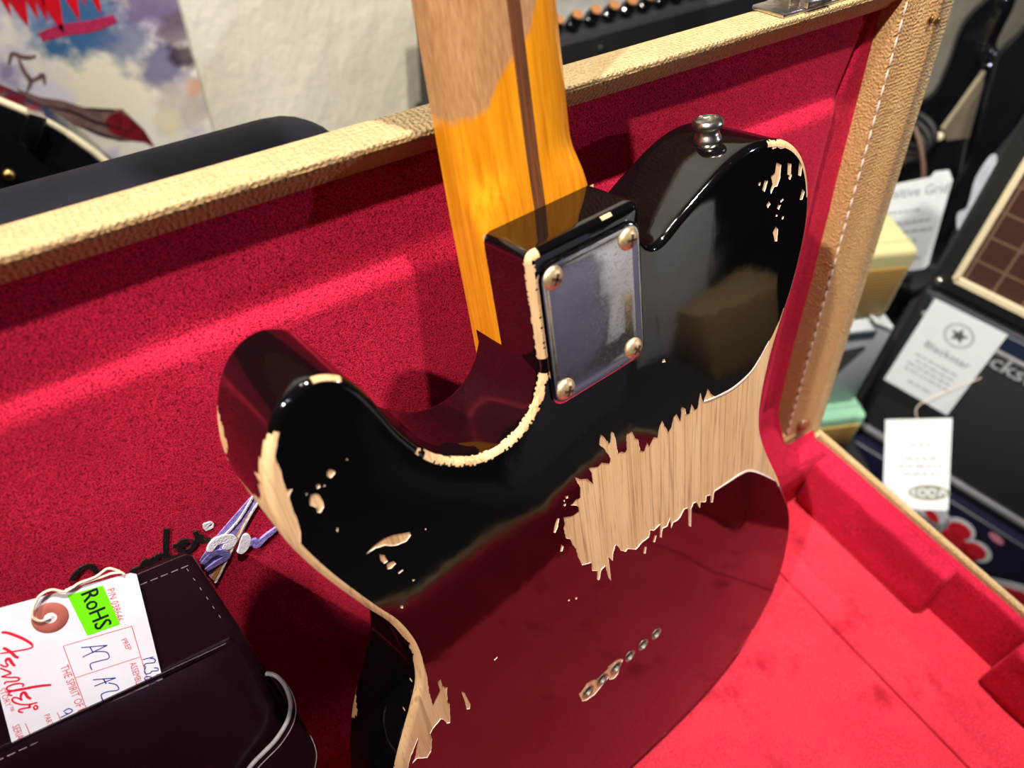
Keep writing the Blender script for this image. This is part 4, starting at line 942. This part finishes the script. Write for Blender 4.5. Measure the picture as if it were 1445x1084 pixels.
strokes('magenta_lettering', [[(-.404, .1085), (-.38, .111), (-.35, .1095), (-.325, .1125)]], .0125, pm, 0.0, 0.0003, POSTER_MAG, PO, 0.3)
V, F = [], []
prism(V, F, [(-.446, .062), (-.428, .047), (-.408, .038), (-.386, .022), (-.366, .014), (-.350, .012), (-.342, -.004), (-.334, -.02), (-.331, -.034), (-.329, -.046), (-.338, -.036), (-.352, -.030), (-.366, -.026), (-.384, -.010), (-.404, .004), (-.424, .022), (-.446, .044)], pm, 0.0, 0.00025)
mk('painted_streak', V, F, BROWN_P, PO)
V, F = [], []
prism(V, F, [(-.366, .008), (-.352, .009), (-.343, -.005), (-.335, -.02), (-.331, -.034), (-.329, -.046), (-.338, -.036), (-.352, -.029), (-.362, -.022), (-.372, -.012), (-.374, .0)], pm, 0.0002, 0.0005)
mk('painted_streak', V, F, MAROON, PO)
strokes('painted_shadow_line', [[(-.43, .038), (-.405, .024), (-.385, .006), (-.365, -.008), (-.350, -.018)], [(-.40, .004), (-.38, -.014), (-.36, -.026)], [(-.39, .024), (-.37, .016), (-.355, .012)]], .0035, pm, 0.0004, 0.0007, DK_P, PO, 0.9)
strokes('painted_figure', [[(-.443, .088), (-.436, .098), (-.428, .093), (-.422, .091), (-.415, .091)], [(-.432, .092), (-.432, .078), (-.430, .066), (-.438, .056)], [(-.430, .066), (-.421, .068), (-.416, .070), (-.418, .059)]], .0045, pm, 0.0002, 0.0005, BROWN_P, PO, 0.6)
# --- black guitar with cream binding, standing in front of the poster
BG = empty('black_guitar', (-0.62, 0.58, -0.27), 'black guitar with cream binding and raised pickguard before the poster', 'guitar')
gp = frame((0, 0.56, 0), (1, 0, 0), (0, 0, 1))
ell = [(-.62 + .24 * math.cos(a / 72 * 6.28319), -.03 + .24 * math.sin(a / 72 * 6.28319)) for a in range(72)]
V, F = [], []
n = 72
for ins, w in [(0.006, -0.045), (0.0, -0.042), (0.0, -0.004), (0.004, 0.0), (0.05, 0.004), (0.12, 0.007), (0.2, 0.008)]:
    for a in range(n):
        r = .24 - ins; V.append(gp(-.62 + r * math.cos(a / 72 * 6.28319), -.03 + r * math.sin(a / 72 * 6.28319), w))
for l in range(6):
    for a in range(n): F.append([l * n + a, l * n + (a + 1) % n, (l + 1) * n + (a + 1) % n, (l + 1) * n + a])
F.append(list(range(n))[::-1]); F.append([6 * n + a for a in range(n)])
mk('body', V, F, BLACK_GLOSS, BG, 40)
tube('binding', [tuple(gp(x, z, -0.0015)) for x, z in ell], 0.0032, CREAM, BG, 8, True, 1)
V, F = [], []
prism(V, F, [(-.66, .15), (-.50, .152), (-.473, .134), (-.462, .114), (-.450, .084), (-.444, .05), (-.452, .0), (-.66, .0)], gp, 0.012, 0.015)
mk('pickguard', V, F, BLACK_GLOSS, BG)
bm = bmesh.new(); d = Vector((-.457 + .446, .119 - .134)).normalized()
RB = Matrix((Vector((-d.y, 0, d.x)), Vector((0, -1, 0)), Vector((d.x, 0, d.y)))).transposed()
bm_box(bm, gp(-.4525, .127, 0.0105), (0.014, 0.003, 0.030), RB, 0.0006); bm_box(bm, gp(-.4435, .1385, 0.001), (0.014, 0.022, 0.003), RB, 0.0006)
from_bm('pickguard_bracket', bm, CHROME2, BG)
V, F = [], []; lathe(V, F, [(0.0055, 0), (0.0055, 0.002), (0.004, 0.004), (0.001, 0.005)], frame(gp(-.484, .097, 0.015), (1, 0, 0), (0, 0, 1)), 16)
mk('gold_screw', V, F, GOLD, BG, 40)
ST = empty('guitar_stand', (-0.62, 0.59, FLOOR), 'black floor stand under the guitar with cream binding', 'stand')
tube('upright', [(-.62, .64, FLOOR + .02), (-.62, .64, -.1), (-.62, .64, .1)], 0.012, BLACK_TOLEX, ST)
for s in (-1, 1):
    tube('yoke_arm', [(-.62, .64, -.30), (-.62 + s * .06, .60, -.297), (-.62 + s * .10, .54, -.283)], 0.010, BLACK_TOLEX, ST)
    tube('leg', [(-.62, .64, -.45), (-.62 + s * .12, .58, -.62), (-.62 + s * .2, .53, FLOOR + .012)], 0.011, BLACK_TOLEX, ST)
# --- soft gig bag behind the lid
GB = empty('gig_bag', (-0.62, 0.213, FLOOR), 'navy black padded gig bag standing behind the lid of the case', 'bag')
bm = bmesh.new(); bm_box(bm, (-.637, .213, (FLOOR + .268) / 2), (.68, .09, .268 - FLOOR), None, 0.044, 8)
for v in bm.verts: v.co += Vector((0, 1, 0)) * noise.noise(v.co * 6) * 0.004
from_bm('padded_shell', bm, NAVY_CLOTH, GB, 60)
box('front_pocket', (-.66, .164, -.35), (.42, .02, .5), NAVY_CLOTH, GB, None, 0.009, 4)
tube('zip', [(-.90, .1675, -.1), (-.90, .167, .10), (-.86, .167, .15), (-.7, .167, .16), (-.45, .167, .15), (-.42, .167, .1), (-.42, .1675, -.1)], 0.003, BLACK_TOLEX, GB)
# --- amplifier head on a cabinet behind the lid
AH = empty('amplifier_head', (0.2, 0.58, -0.05), 'black amplifier head with a row of copper topped knobs behind the lid', 'amplifier')
V, F = [], []
prof2 = [(.470, -.05), (.470, .120), (.474, .126), (.545, .166), (.56, .168), (.700, .168), (.704, .163), (.704, -.05)]
for x in (.01, .385):
    for y, z in prof2: V.append((x, y, z))
n = len(prof2)
for k in range(n): F.append([k, (k + 1) % n, n + (k + 1) % n, n + k])
F.append(list(range(n))[::-1]); F.append([n + k for k in range(n)])
mk('cabinet', V, F, simple('black_vinyl', (0.006, 0.006, 0.009, 1), 0.45, 0, 0.2, 200, 0.3, 800), AH, 25)
sl_d = Vector((0, .071, .040)).normalized(); sl_n = Vector((0, -.040, .071)).normalized()
RS = Matrix((Vector((1, 0, 0)), sl_d, sl_n)).transposed()
box('control_panel', Vector((.1975, .512, .1477)) + sl_n * .001, (.36, .060, .003), simple('grey_panel', srgb(120, 120, 116), 0.4, 0.4), AH, RS, 0.0006)
COPPER = simple('copper_knob_top', srgb(200, 138, 88), 0.35, 0.6, 0.1, 200)
kmv, kmf = [], []; lathe(kmv, kmf, [(.0085, 0), (.0085, .006), (.0070, .0075), (.0066, .015), (.0060, .0165)], ident, 20)
cmv, cmf = [], []; lathe(cmv, cmf, [(.0061, .0164), (.0058, .0174), (.0002, .0176)], ident, 20, False)
km = cm = None
for q in range(13):
    p = Vector((.032 + q * .0252, .484, .1316)) + sl_n * .0025
    if km is None: o = mk('control_knob', [RS @ v for v in kmv], kmf, BLACK_GLOSS, None, 40); km = o.data
    else: o = bpy.data.objects.new('control_knob', km); COL.objects.link(o)
    o.parent = AH; o.location = p - Vector(AH.location)
    if cm is None: c = mk('knob_cap', [RS @ v for v in cmv], cmf, COPPER, None, 40); cm = c.data
    else: c = bpy.data.objects.new('knob_cap', cm); COL.objects.link(c)
    c.parent = o
V, F = [], []
lathe(V, F, [(.004, 0), (.004, .002), (.003, .0024), (.003, .0)], frame((.118, .4698, .104), (1, 0, 0), (0, 0, 1)), 16, False)
mk('jack_ring', V, F, CHROME2, AH)
SC = empty('speaker_cabinet', (0.2, 0.59, FLOOR), 'black speaker cabinet under the amplifier head with copper knobs', 'speaker')
box('cabinet', (.1975, .59, (FLOOR - .052) / 2), (.375, .28, -.052 - FLOOR), BLACK_TOLEX, SC, None, 0.008)
box('grille', (.1975, .4488, -.40), (.33, .006, .60), simple('black_grille', (0.012, 0.012, 0.012, 1), 0.8, 0, 0.2, 300, 0.8, 700), SC, None, 0.001)

# --- stack of small practice amplifiers outside the right end of the case
def mini(name, label, top_right, w, dp, h, shell, parent_group):
    """front right top corner given; front faces the case"""
    fx = Vector((.92, -.39, 0)); bk = Vector((.39, .92, 0)); P = Vector(top_right)
    c = P - fx * (w / 2) + bk * (dp / 2) - Vector((0, 0, h / 2))
    R = Matrix((fx, bk, Vector((0, 0, 1)))).transposed()
    t = empty(name, (c.x, c.y, c.z - h / 2), label, 'amplifier', parent_group)
    box('shell', c, (w, dp, h), shell, t, R, 0.007, 4)
    for k in (0,):
        box('top_groove', c + Vector((0, 0, h / 2 - 0.0006)) - bk * (dp / 2 - .018), (w - .004, .0025, .002), simple(name + '_groove', tuple(x * 0.72 for x in shell.node_tree.nodes['Color Ramp'].color_ramp.elements[0].color[:3]) + (1,), 0.5), t, R, 0.0)
    gc = c - bk * (dp / 2 + .0005) - Vector((0, 0, h * .09))
    g = box('grille', gc, (w - .016, .004, h * .72), GRILLE_TAN, t, R, 0.001)
    return t, c, R, fx, bk
m = MT('tan_ribbed_grille'); sepn = m.n('ShaderNodeSeparateXYZ'); m.l(m.tc.outputs['Object'], sepn.inputs[0])
fr_ = m.math('FRACT', m.math('MULTIPLY', sepn.outputs['Z'], 230.0))
m.base(m.ramp(fr_, [(0.0, srgb(206, 166, 84)), (0.55, srgb(214, 176, 96)), (0.75, srgb(150, 108, 48))])); m.set(Roughness=0.6)
GRILLE_TAN = m.m
CREAM_PL = simple('cream_plastic', srgb(250, 240, 178), 0.4, 0, 0.02); MINT_PL = simple('mint_plastic', srgb(166, 224, 188), 0.4, 0, 0.02)
mini('mini_amplifier', 'cream mini amplifier with tan ribbed grille on top of the white carton', (.332, .128, -.0335), .15, .10, .100, CREAM_PL, 'mini amplifiers')
mini('mini_amplifier', 'mint green mini amplifier with tan grille under the white carton', (.325, .0825, -.2745), .15, .125, .0700, MINT_PL, 'mini amplifiers')
fx = Vector((.92, -.39, 0)); bk = Vector((.39, .92, 0)); RM = Matrix((fx, bk, Vector((0, 0, 1)))).transposed()
WB = empty('white_carton', (.30, .14, -.2735), 'white product carton with a dark picture between the cream and mint amplifiers', 'box')
P = Vector((.325, .110, -.1355)); c = P - fx * .065 + bk * .055 - Vector((0, 0, .0685))
CARTON = simple('white_carton_board', srgb(214, 222, 228), 0.45, 0, 0.03)
box('carton_body', c, (.13, .11, .137), CARTON, WB, RM, 0.0015)
wf = frame(c - bk * .0553, fx, (0, 0, 1))
V, F = [], []; prism(V, F, [(.036, .040), (.040, .036), (.012, -.02), (-.004, -.03), (-.05, -.038), (-.05, .012), (-.02, .030)], lambda u, v, w: wf(u, v, w), 0.0, 0.0004)
mk('dark_picture', V, F, simple('dark_print', srgb(44, 36, 44), 0.4, 0, 0.4, 90), WB)
box('blue_band', c - bk * .0550 + Vector((0, 0, .059)) - fx * .006, (.10, .001, .012), simple('teal_print', srgb(30, 66, 84), 0.4), WB, RM, 0.0)
box('open_flap', c - bk * .048 + fx * .05 + Vector((0, 0, .0715)), (.032, .016, .0016), PAPER2, WB, RM @ Matrix.Rotation(0.5, 3, 'Y'), 0.0004)
PA_ = empty('practice_amplifier', (.235, .14, FLOOR), 'low black practice amplifier with chrome knobs under the mint amplifier', 'amplifier')
c = Vector((.235, .14, (FLOOR - .3465) / 2)); box('cabinet', c, (.24, .22, -.3465 - FLOOR), BLACK_TOLEX, PA_, RM, 0.006)
box('control_panel', Vector((.235, .14, -.3462)) + fx * .065 - bk * .083, (.10, .045, .002), BLACK_GLOSS, PA_, RM, 0.0005)
for q in range(3):
    V, F = [], []; lathe(V, F, [(.0075, 0), (.0075, .008), (.006, .011), (.001, .0115)], frame(Vector((.235, .14, -.3455)) + fx * (.045 + q * .028) - bk * .083, (1, 0, 0), (0, 1, 0)), 18)
    mk('chrome_knob', V, F, CHROME2, PA_, 40)

# --- price card behind the cream amplifier
def flat_print(lines, mp, h, mat, name, parent):
    V, F = [], []
    for t, u, v, L, vs in lines: add_text(V, F, t, L, (lambda a, b, w=0.0, u=u, v=v: mp(u + a, v + b, w)), h, vs)
    return mk(name, V, F, mat, parent)
PALE_PRINT = simple('pale_print', srgb(168, 170, 174), 0.5)
def faint_lines(rows, hgt, mp, h, mat, parent):
    V, F = [], []
    for u, v, L in rows:
        x = u
        while x < u + L - .004:
            w = random.uniform(.004, .012); w = min(w, u + L - x); ribbon(V, F, [(x, v), (x + w, v)], hgt, mp, h - .0003, h, False); x += w + .002
    return setp(mk('small_print', V, F, mat, parent), kind='stuff')
h_ = Vector((math.cos(math.radians(-20)), math.sin(math.radians(-20)), 0)); b_ = Vector((-h_.y, h_.x, 0)); be = math.radians(20)
cf0 = frame((.4603, .2026, -.0762), h_, Vector((0, 0, math.cos(be))) + b_ * math.sin(be))
cf_ = lambda u, v, w=0.0: cf0(u * 1.07, v * 1.07, w)
PC_ = empty('price_card', cf_(-.02, -.075), 'white price card with grey print behind the cream mini amplifier', 'card')
V, F = [], []
prism(V, F, [(-.075, -.074), (.022, -.074), (.027, -.069), (.034, .036), (.026, .048), (.008, .048), (.004, .042), (-.075, .036)], cf_, -0.0012, 0.0)
mk('card', V, F, PAPER2, PC_)
flat_print([('Positive Grid', -.062, .0215, .092, 1.0)], cf_, 0.0003, INK_GREY, 'heading_print', PC_)
faint_lines([(-.048, .004, .050), (-.048, -.010, .066), (-.046, -.022, .066), (-.036, -.034, .04), (-.03, -.046, .03), (-.008, -.058, .022)], .0032, cf_, 0.0003, PALE_PRINT, PC_)
box('card_foot', cf_(-.02, -.078, .004), (.05, .02, .006), BLACK_TOLEX, PC_, None, 0.001)

# --- stacked amplifiers and carton along the right
AD = Vector((-.21, .977, 0)).normalized(); AN = Vector((-AD.y, AD.x, 0))            # along the fronts (away), outward normal towards the case
ap = frame((.415, .070, 0), -AD, (0, 0, 1))                                         # u towards the viewer, v up, w outward
RA = Matrix((-AD, -AN, Vector((0, 0, 1)))).transposed()
def ampbox(name, u0, u1, z0, z1, d0, d1, mat, parent, bevel=0.006, seg=3):
    return box(name, ap((u0 + u1) / 2, (z0 + z1) / 2, (d0 + d1) / 2), (u1 - u0, abs(d1 - d0), z1 - z0), mat, parent, RA, bevel, seg)
BA = empty('combo_amplifier', ap(.12, -.40, -.1), 'black combo amplifier with metal grille and silver lettering under the brown grille amplifier', 'amplifier')
ampbox('cabinet', -.062, .30, -.402, -.128, -.15, -.006, BLACK_TOLEX, BA)
m = MT('fine_black_mesh'); sp_ = m.n('ShaderNodeSeparateXYZ'); m.l(m.tc.outputs['Object'], sp_.inputs[0])
fz = m.math('FRACT', m.math('MULTIPLY', sp_.outputs['Z'], 330.0)); fy = m.math('FRACT', m.math('MULTIPLY', sp_.outputs['Y'], 330.0))
m.base(m.ramp(m.math('MULTIPLY', fz, fy), [(0.1, (0.012, 0.012, 0.014, 1)), (0.5, (0.075, 0.075, 0.08, 1))])); m.set(Roughness=0.45, Metallic=0.3)
ampbox('metal_grille', -.045, .285, -.372, -.158, -.010, -.001, m.m, BA, 0.002, 2)
ampbox('control_panel', -.05, .29, -.1545, -.132, -.008, -.002, simple('dark_panel', srgb(30, 40, 62), 0.3), BA, 0.001, 1)
ampbox('blue_display', .012, .036, -.1515, -.136, -.003, -.001, simple('blue_screen', srgb(20, 100, 215), 0.25), BA, 0.0005, 1)
ampbox('upper_trim', -.05, .29, -.1615, -.1555, -.008, .0, simple('silver_strip', srgb(170, 168, 172), 0.35, 0.5), BA, 0.0015, 2)
ampbox('lower_trim', -.05, .29, -.386, -.377, -.008, .0, simple('silver_trim', srgb(176, 174, 178), 0.35, 0.5), BA, 0.0015, 2)
V, F = [], []; add_text(V, F, 'Blackstar', .115, lambda u, v, w=0.0: ap(.010 + u, -.180 + v, w), .0012, 1.0, 0.1)
add_text(V, F, 'Blackstar', .115, lambda u, v, w=0.0: ap(.0112 + u, -.1796 + v, w), .0010, 1.0, 0.1)
mk('silver_lettering', V, F, simple('silver_letters', srgb(206, 206, 210), 0.3, 0.4), BA)
CA = empty('brown_grille_amplifier', ap(.12, -.127, -.1), 'black amplifier with brown lattice grille and cream piping, topmost of the stack', 'amplifier')
ampbox('cabinet', -.064, .36, -.1265, .30, -.15, -.010, BLACK_TOLEX, CA, 0.012, 4)
m = MT('brown_lattice_cloth'); sp_ = m.n('ShaderNodeSeparateXYZ'); m.l(m.tc.outputs['Object'], sp_.inputs[0])
def lines_(sock, k, off): 
    return m.math('LESS_THAN', m.math('FRACT', m.math('ADD', m.math('MULTIPLY', sock, k), off)), 0.09)
msk = m.math('MAXIMUM', lines_(sp_.outputs['Z'], 30.0, 0.1), lines_(sp_.outputs['Y'], 30.0, 0.3))
m.base(m.mix(m.math('MULTIPLY', msk, 0.4), m.ramp(m.noise(m.coords(), 500, 2), [(0.3, srgb(50, 20, 10)), (0.7, srgb(66, 30, 16))]), srgb(150, 124, 100))); m.set(Roughness=0.8)
ampbox('grille_cloth', -.034, .33, -.093, .27, -.014, -.006, m.m, CA, 0.001, 1)
pz = [(-.036, -.095), (.332, -.095), (.332, .272), (-.036, .272)]
V, F = [], []
for k in range(4): ribbon(V, F, [pz[k], pz[(k + 1) % 4]], .0075, ap, -.010, -.001, False)
mk('cream_piping', V, F, CREAM, CA)
V, F = [], []; lathe(V, F, [(.006, 0), (.006, .003), (.004, .005), (.001, .0055)], frame(ap(-.052, -.112, -.010), -AD, (0, 0, 1)), 16)
mk('corner_screw', V, F, CHROME2, CA, 40)
NC = empty('printed_carton', ap(.12, FLOOR, -.1), 'navy carton printed with red and white shapes under the black combo amplifier', 'box')
NAVY = simple('navy_carton', srgb(20, 20, 44), 0.45, 0, 0.1)
ampbox('carton_body', -.06, .36, FLOOR, -.4035, -.15, .012, NAVY, NC, 0.002, 1)
cr = simple('carton_red', srgb(196, 26, 44), 0.4); cwh = simple('carton_white', srgb(206, 208, 214), 0.4); cpk = simple('carton_pink', srgb(206, 130, 150), 0.4)
def disc(u, v, r, k=1.0, ang=0.0, n=20): return [(u + r * math.cos(6.2832 * a / n) * math.cos(ang) - r * k * math.sin(6.2832 * a / n) * math.sin(ang), v + r * math.cos(6.2832 * a / n) * math.sin(ang) + r * k * math.sin(6.2832 * a / n) * math.cos(ang)) for a in range(n)]
V, F = [], []
for q in [disc(.142, -.442, .021), disc(.176, -.461, .020), [(.085, -.46), (.13, -.45), (.15, -.49), (.12, -.53), (.08, -.52)], disc(.10, -.452, .030), [(.20, -.50), (.245, -.468), (.36, -.455), (.36, -.50), (.26, -.53), (.21, -.54)]]: prism(V, F, q, ap, .012, .0126)
mk('white_print', V, F, cwh, NC)
V, F = [], []
for q in [disc(.143, -.4435, .016, 0.95), disc(.174, -.4625, .0155), [(.128, -.455), (.158, -.455), (.172, -.475), (.186, -.468), (.178, -.505), (.155, -.53), (.14, -.51), (.124, -.49)], disc(.104, -.448, .013, .6, -.5), [(.205, -.508), (.25, -.480), (.36, -.468), (.36, -.484), (.26, -.503), (.22, -.525)]]: prism(V, F, q, ap, .0126, .0132)
mk('red_print', V, F, cr, NC)
V, F = [], []; prism(V, F, disc(.183, -.418, .011, .55, -.3), ap, .012, .0126); mk('pink_print', V, F, cpk, NC)
# hang tag with a star, on the combo amplifier
TG = empty('shop_tag', ap(.001, -.275, .006), 'white shop tag with a circled star hanging on the black combo amplifier', 'tag')
tf = lambda u, v, w=0.0: ap(u, v, .004 + (v + .127) * -.03 + w)
V, F = [], []; prism(V, F, [(-.044, -.127), (.046, -.126), (.043, -.2745), (-.047, -.275)], tf, 0.0, 0.0007); mk('card', V, F, PAPER2, TG)
V, F = [], []; ribbon(V, F, disc(.002, -.158, .0165, 1, 0, 24) + [disc(.002, -.158, .0165, 1, 0, 24)[0]], .003, tf, .0007, .001, False)
mk('printed_circle', V, F, simple('pale_grey_print', srgb(176, 178, 180), 0.5), TG)
V, F = [], []; prism(V, F, [(.002 + (.0115 if k % 2 == 0 else .0048) * math.sin(math.pi * k / 5), -.158 + (.0115 if k % 2 == 0 else .0048) * math.cos(math.pi * k / 5)) for k in range(10)], tf, .0007, .0011)
mk('printed_star', V, F, simple('grey_green_print', srgb(82, 92, 80), 0.5), TG)
flat_print([('Blackstar', -.026, -.196, .058, 1.0)], tf, .0011, INK_GREY, 'heading_print', TG)
faint_lines([(-.030, -.212, .056), (-.026, -.221, .052), (-.033, -.230, .062), (-.033, -.239, .062), (-.02, -.256, .034)], .0030, tf, .0011, PALE_PRINT, TG)
# second tag hanging lower, nearer the case
t2 = frame((.330, .063, -.267), Vector((.042, -.055, .033)), Vector((.034, .087, .08)))
T2 = empty('shop_tag', t2(.03, -.115), 'creased white shop tag with an oval badge nearest the case rim', 'tag')
V, F = [], []
def t2m(u, v, w=0.0): return t2(u, v, w + 0.006 * math.sin(v * 22))
rows = [0, -.02, -.04, -.06, -.08, -.10, -.118]
for v in rows:
    sk = -.004 * (v / .118); 
    for u in (0, .019, .038, .057, .076):
        for w in (0.0, 0.0006): V.append(t2m(u * (1 - .0 * v) - sk * 2.5, v, w))
for r in range(6):
    for c in range(4):
        a = r * 10 + c * 2; F.append([a + 1, a + 3, a + 13, a + 11]); F.append([a, a + 10, a + 12, a + 2])
    F.append([r * 10, r * 10 + 1, r * 10 + 11, r * 10 + 10]); F.append([r * 10 + 8, r * 10 + 18, r * 10 + 19, r * 10 + 9])
F.append([0, 2, 4, 6, 8, 9, 7, 5, 3, 1]); F.append([60, 61, 63, 65, 67, 69, 68, 66, 64, 62])
mk('card', V, F, PAPER2, T2)
faint_lines([(.028, -.034, .022), (.02, -.052, .036), (.012, -.062, .05), (.016, -.072, .044)], .0028, t2m, .001, PALE_PRINT, T2)
V, F = [], []; prism(V, F, disc(.045, -.096, .024, .42), t2m, .0007, .001); bd = mk('oval_badge', V, F, simple('badge_olive', srgb(120, 126, 104), 0.35, 0.3), T2)
strokes('badge_lettering', [[(.030, -.092), (.026, -.096), (.030, -.100)], disc(.038, -.096, .0045, 1, 0, 10), disc(.049, -.096, .0045, 1, 0, 10), [(.057, -.100), (.061, -.092), (.065, -.100)]], .0022, t2m, .001, .0013, PAPER, bd)
tube('string', [tuple(t2(.038, -.002, .001)), tuple(t2(.042, .02, .006)), tuple(ap(.05, -.20, .003))], .0006, STRING, T2)

# --- glossy guitars on a low rack beyond the lid's right end
yz = frame((.62, 0, 0), (0, -1, 0), (0, 0, 1))                                       # u = -y, v = z, w towards -x
def ybody(name, label, poly, x, mat, th, parts=()):
    P = [Vector((-a * K, b * K)) for a, b in poly]; P = catmull(P, True, 4); c = sum(P, Vector((0, 0))) / len(P)
    t = empty(name, (x, -c.x, min(p.y for p in P)), label, 'guitar', 'guitars on the rack')
    mp = frame((x, 0, 0), (0, -1, 0), (0, 0, 1)); n = len(P); V, F = [], []
    N = []
    A = sum(P[i].x * P[(i + 1) % n].y - P[(i + 1) % n].x * P[i].y for i in range(n))
    for i in range(n):
        d = P[(i + 1) % n] - P[i - 1]; q = Vector((d.y, -d.x)).normalized(); N.append(q if A > 0 else -q)
    for ins, w in [(.008, -th), (.003, -th + .002), (0, -th + .008), (0, -.010), (.003, -.003), (.009, 0)]:
        for i in range(n): q = P[i] - N[i] * ins; V.append(mp(q.x, q.y, w))
    for l in range(5):
        for i in range(n): F.append([l * n + i, l * n + (i + 1) % n, (l + 1) * n + (i + 1) % n, (l + 1) * n + i])
    cap = [Vector((v.x, v.y, v.z)) for v in V[5 * n:]]
    cvx, _, cfx, *_r = delaunay_2d_cdt([P[i] - N[i] * .009 for i in range(n)], [(i, (i + 1) % n) for i in range(n)], [], 1, 1e-5)
    for w in (0, -th):
        b = len(V); V += [mp(q.x, q.y, w) for q in cvx]; F += [[b + i for i in f] for f in cfx]
    mk('body', V, F, mat, t, 40); return t, mp
gA, mpA = ybody('black_guitar', 'glossy black guitar with a long upper horn and cream pickguard beside the lid edge', [(322,117),(340,113),(356,78),(358,52),(353,9),(357,-35),(396,-76),(427,-148),(406,-200),(344,-214),(274,-205),(252,-148),(270,-76),(283,-14),(294,30),(310,48),(312,71),(313,100)], .65, BLACK_GLOSS, .04)
V, F = [], []; prism(V, F, [(-.294, .027), (-.309, -.065), (-.297, -.078), (-.271, -.060), (-.285, -.004)], mpA, 0.0, 0.003); mk('pickguard', V, F, simple('aged_cream_guard', srgb(108, 98, 84), 0.35), gA)
strokes('guard_edge', [[(-.294, .027), (-.302, -.02), (-.310, -.065)]], .005, mpA, .002, .005, simple('beige_edge', srgb(176, 164, 140), 0.35), gA)
V, F = [], []; lathe(V, F, [(.012, 0), (.012, .012), (.009, .016), (.001, .017)], frame(mpA(-.299, .048, 0), (0, -1, 0), (0, 0, 1)), 20); mk('strap_pin', V, F, BLACK_GLOSS, gA, 40)
V, F = [], []; lathe(V, F, [(.006, 0), (.006, .004), (.003, .007), (.0005, .0075)], frame(mpA(-.310, -.078, 0), (0, -1, 0), (0, 0, 1)), 16); mk('cream_knob', V, F, CREAM, gA, 40)
gB, mpB = ybody('black_guitar', 'glossy black guitar standing second from the lid edge', [(256,122),(265,97),(273,70),(268,49),(262,20),(246,-36),(242,-79),(248,-138),(242,-200),(208,-214),(183,-205),(188,-108),(199,-40),(198,29),(199,78),(217,122),(238,137)], .60, BLACK_GLOSS, .035)
gC, mpC = ybody('grey_guitar', 'dark grey guitar with its lit tip painted pale in front of the black guitars', [(186,40),(192,11),(197,-15),(200,-53),(191,-92),(197,-108),(192,-160),(190,-205),(172,-214),(158,-205),(152,-114),(154,-50),(153,-12),(163,21),(175,42)], .555, simple('dark_grey_paint', srgb(58, 56, 62), 0.25, 0.2, 0.2, 20), .035)
V, F = [], []; prism(V, F, [(-a * K, b * K) for a, b in catmull([(195,-17),(198,-53),(189,-92),(196,-108),(182,-130),(171,-120),(174,-73),(184,-26)], True, 4)], mpC, 0.0, 0.003); mk('pickguard', V, F, simple('pale_lit_tip', srgb(196, 198, 212), 0.3), gC)  # light on the lower tip of the body, painted as a pale plate
RK = empty('display_rack', (.62, .325, FLOOR), 'low black display rack carrying the guitars beside the lid', 'rack')
box('rack_top', (.605, .325, -.2275), (.21, .29, .025), BLACK_TOLEX, RK, None, 0.003)
for sx in (-1, 1):
    for sy in (-1, 1): box('leg', (.605 + sx * .085, .325 + sy * .125, (FLOOR - .24) / 2), (.03, .03, -.24 - FLOOR), BLACK_TOLEX, RK, None, 0.003)
CB = empty('coiled_cable', (.50, .33, -.2), 'coiled black cable with brown lead hanging beside the lid edge', 'cable')
for q in range(3):
    tube('cable_loop', [(.60 - q * .006, .325 + .032 * math.cos(a / 12 * 6.2832), -.062 - q * .008 + .022 * math.sin(a / 12 * 6.2832)) for a in range(12)], .0045, BLACK_TOLEX, CB, 8, True, 3)
tube('brown_lead', [(.585, .32, -.05), (.58, .295, -.07), (.575, .27, -.105), (.575, .262, -.16), (.58, .27, -.214)], .0035, simple('brown_lead', srgb(96, 70, 56), 0.5), CB)
for y, z in ((.318, -.096), (.309, -.099), (.314, -.106)):
    V, F = [], []; lathe(V, F, [(.001, -.005), (.004, -.004), (.0055, 0), (.004, .004), (.001, .005)], frame((.578, y, z), (0, 1, 0), (0, 0, 1)), 12); mk('jack_plug', V, F, GOLD, CB, 50)

# --- boxes added on the near floor only to be reflected in plate and lacquer
def carton(name, label, c, d, yaw, mat, cat):
    t = empty(name, (c[0], c[1], FLOOR), label, cat)
    box('body', c, d, mat, t, yawm(yaw), 0.004); box('lid_seam', (c[0], c[1], c[2] + d[2] / 2 + .0012), (d[0] * .98, .05, .002), simple('packing_tape', srgb(176, 160, 130), 0.3), t, yawm(yaw), 0.0)
    return t
carton('reflected_box', 'tall white box added for reflection on the floor near the camera side', (1.44, -1.78, FLOOR + .31), (.34, .30, .62), 22, simple('white_board', srgb(236, 236, 240), 0.5), 'box')
carton('reflected_box', 'low tan box added for reflection on the floor before the white one', (1.46, -1.40, FLOOR + .11), (.34, .28, .22), 22, simple('brown_board', srgb(176, 146, 100), 0.6), 'box')
carton('reflected_box', 'grey violet box added for reflection on the floor left of the white one', (.86, -1.74, FLOOR + .37), (.44, .30, .74), 22, simple('violet_grey_board', srgb(128, 122, 146), 0.5), 'box')
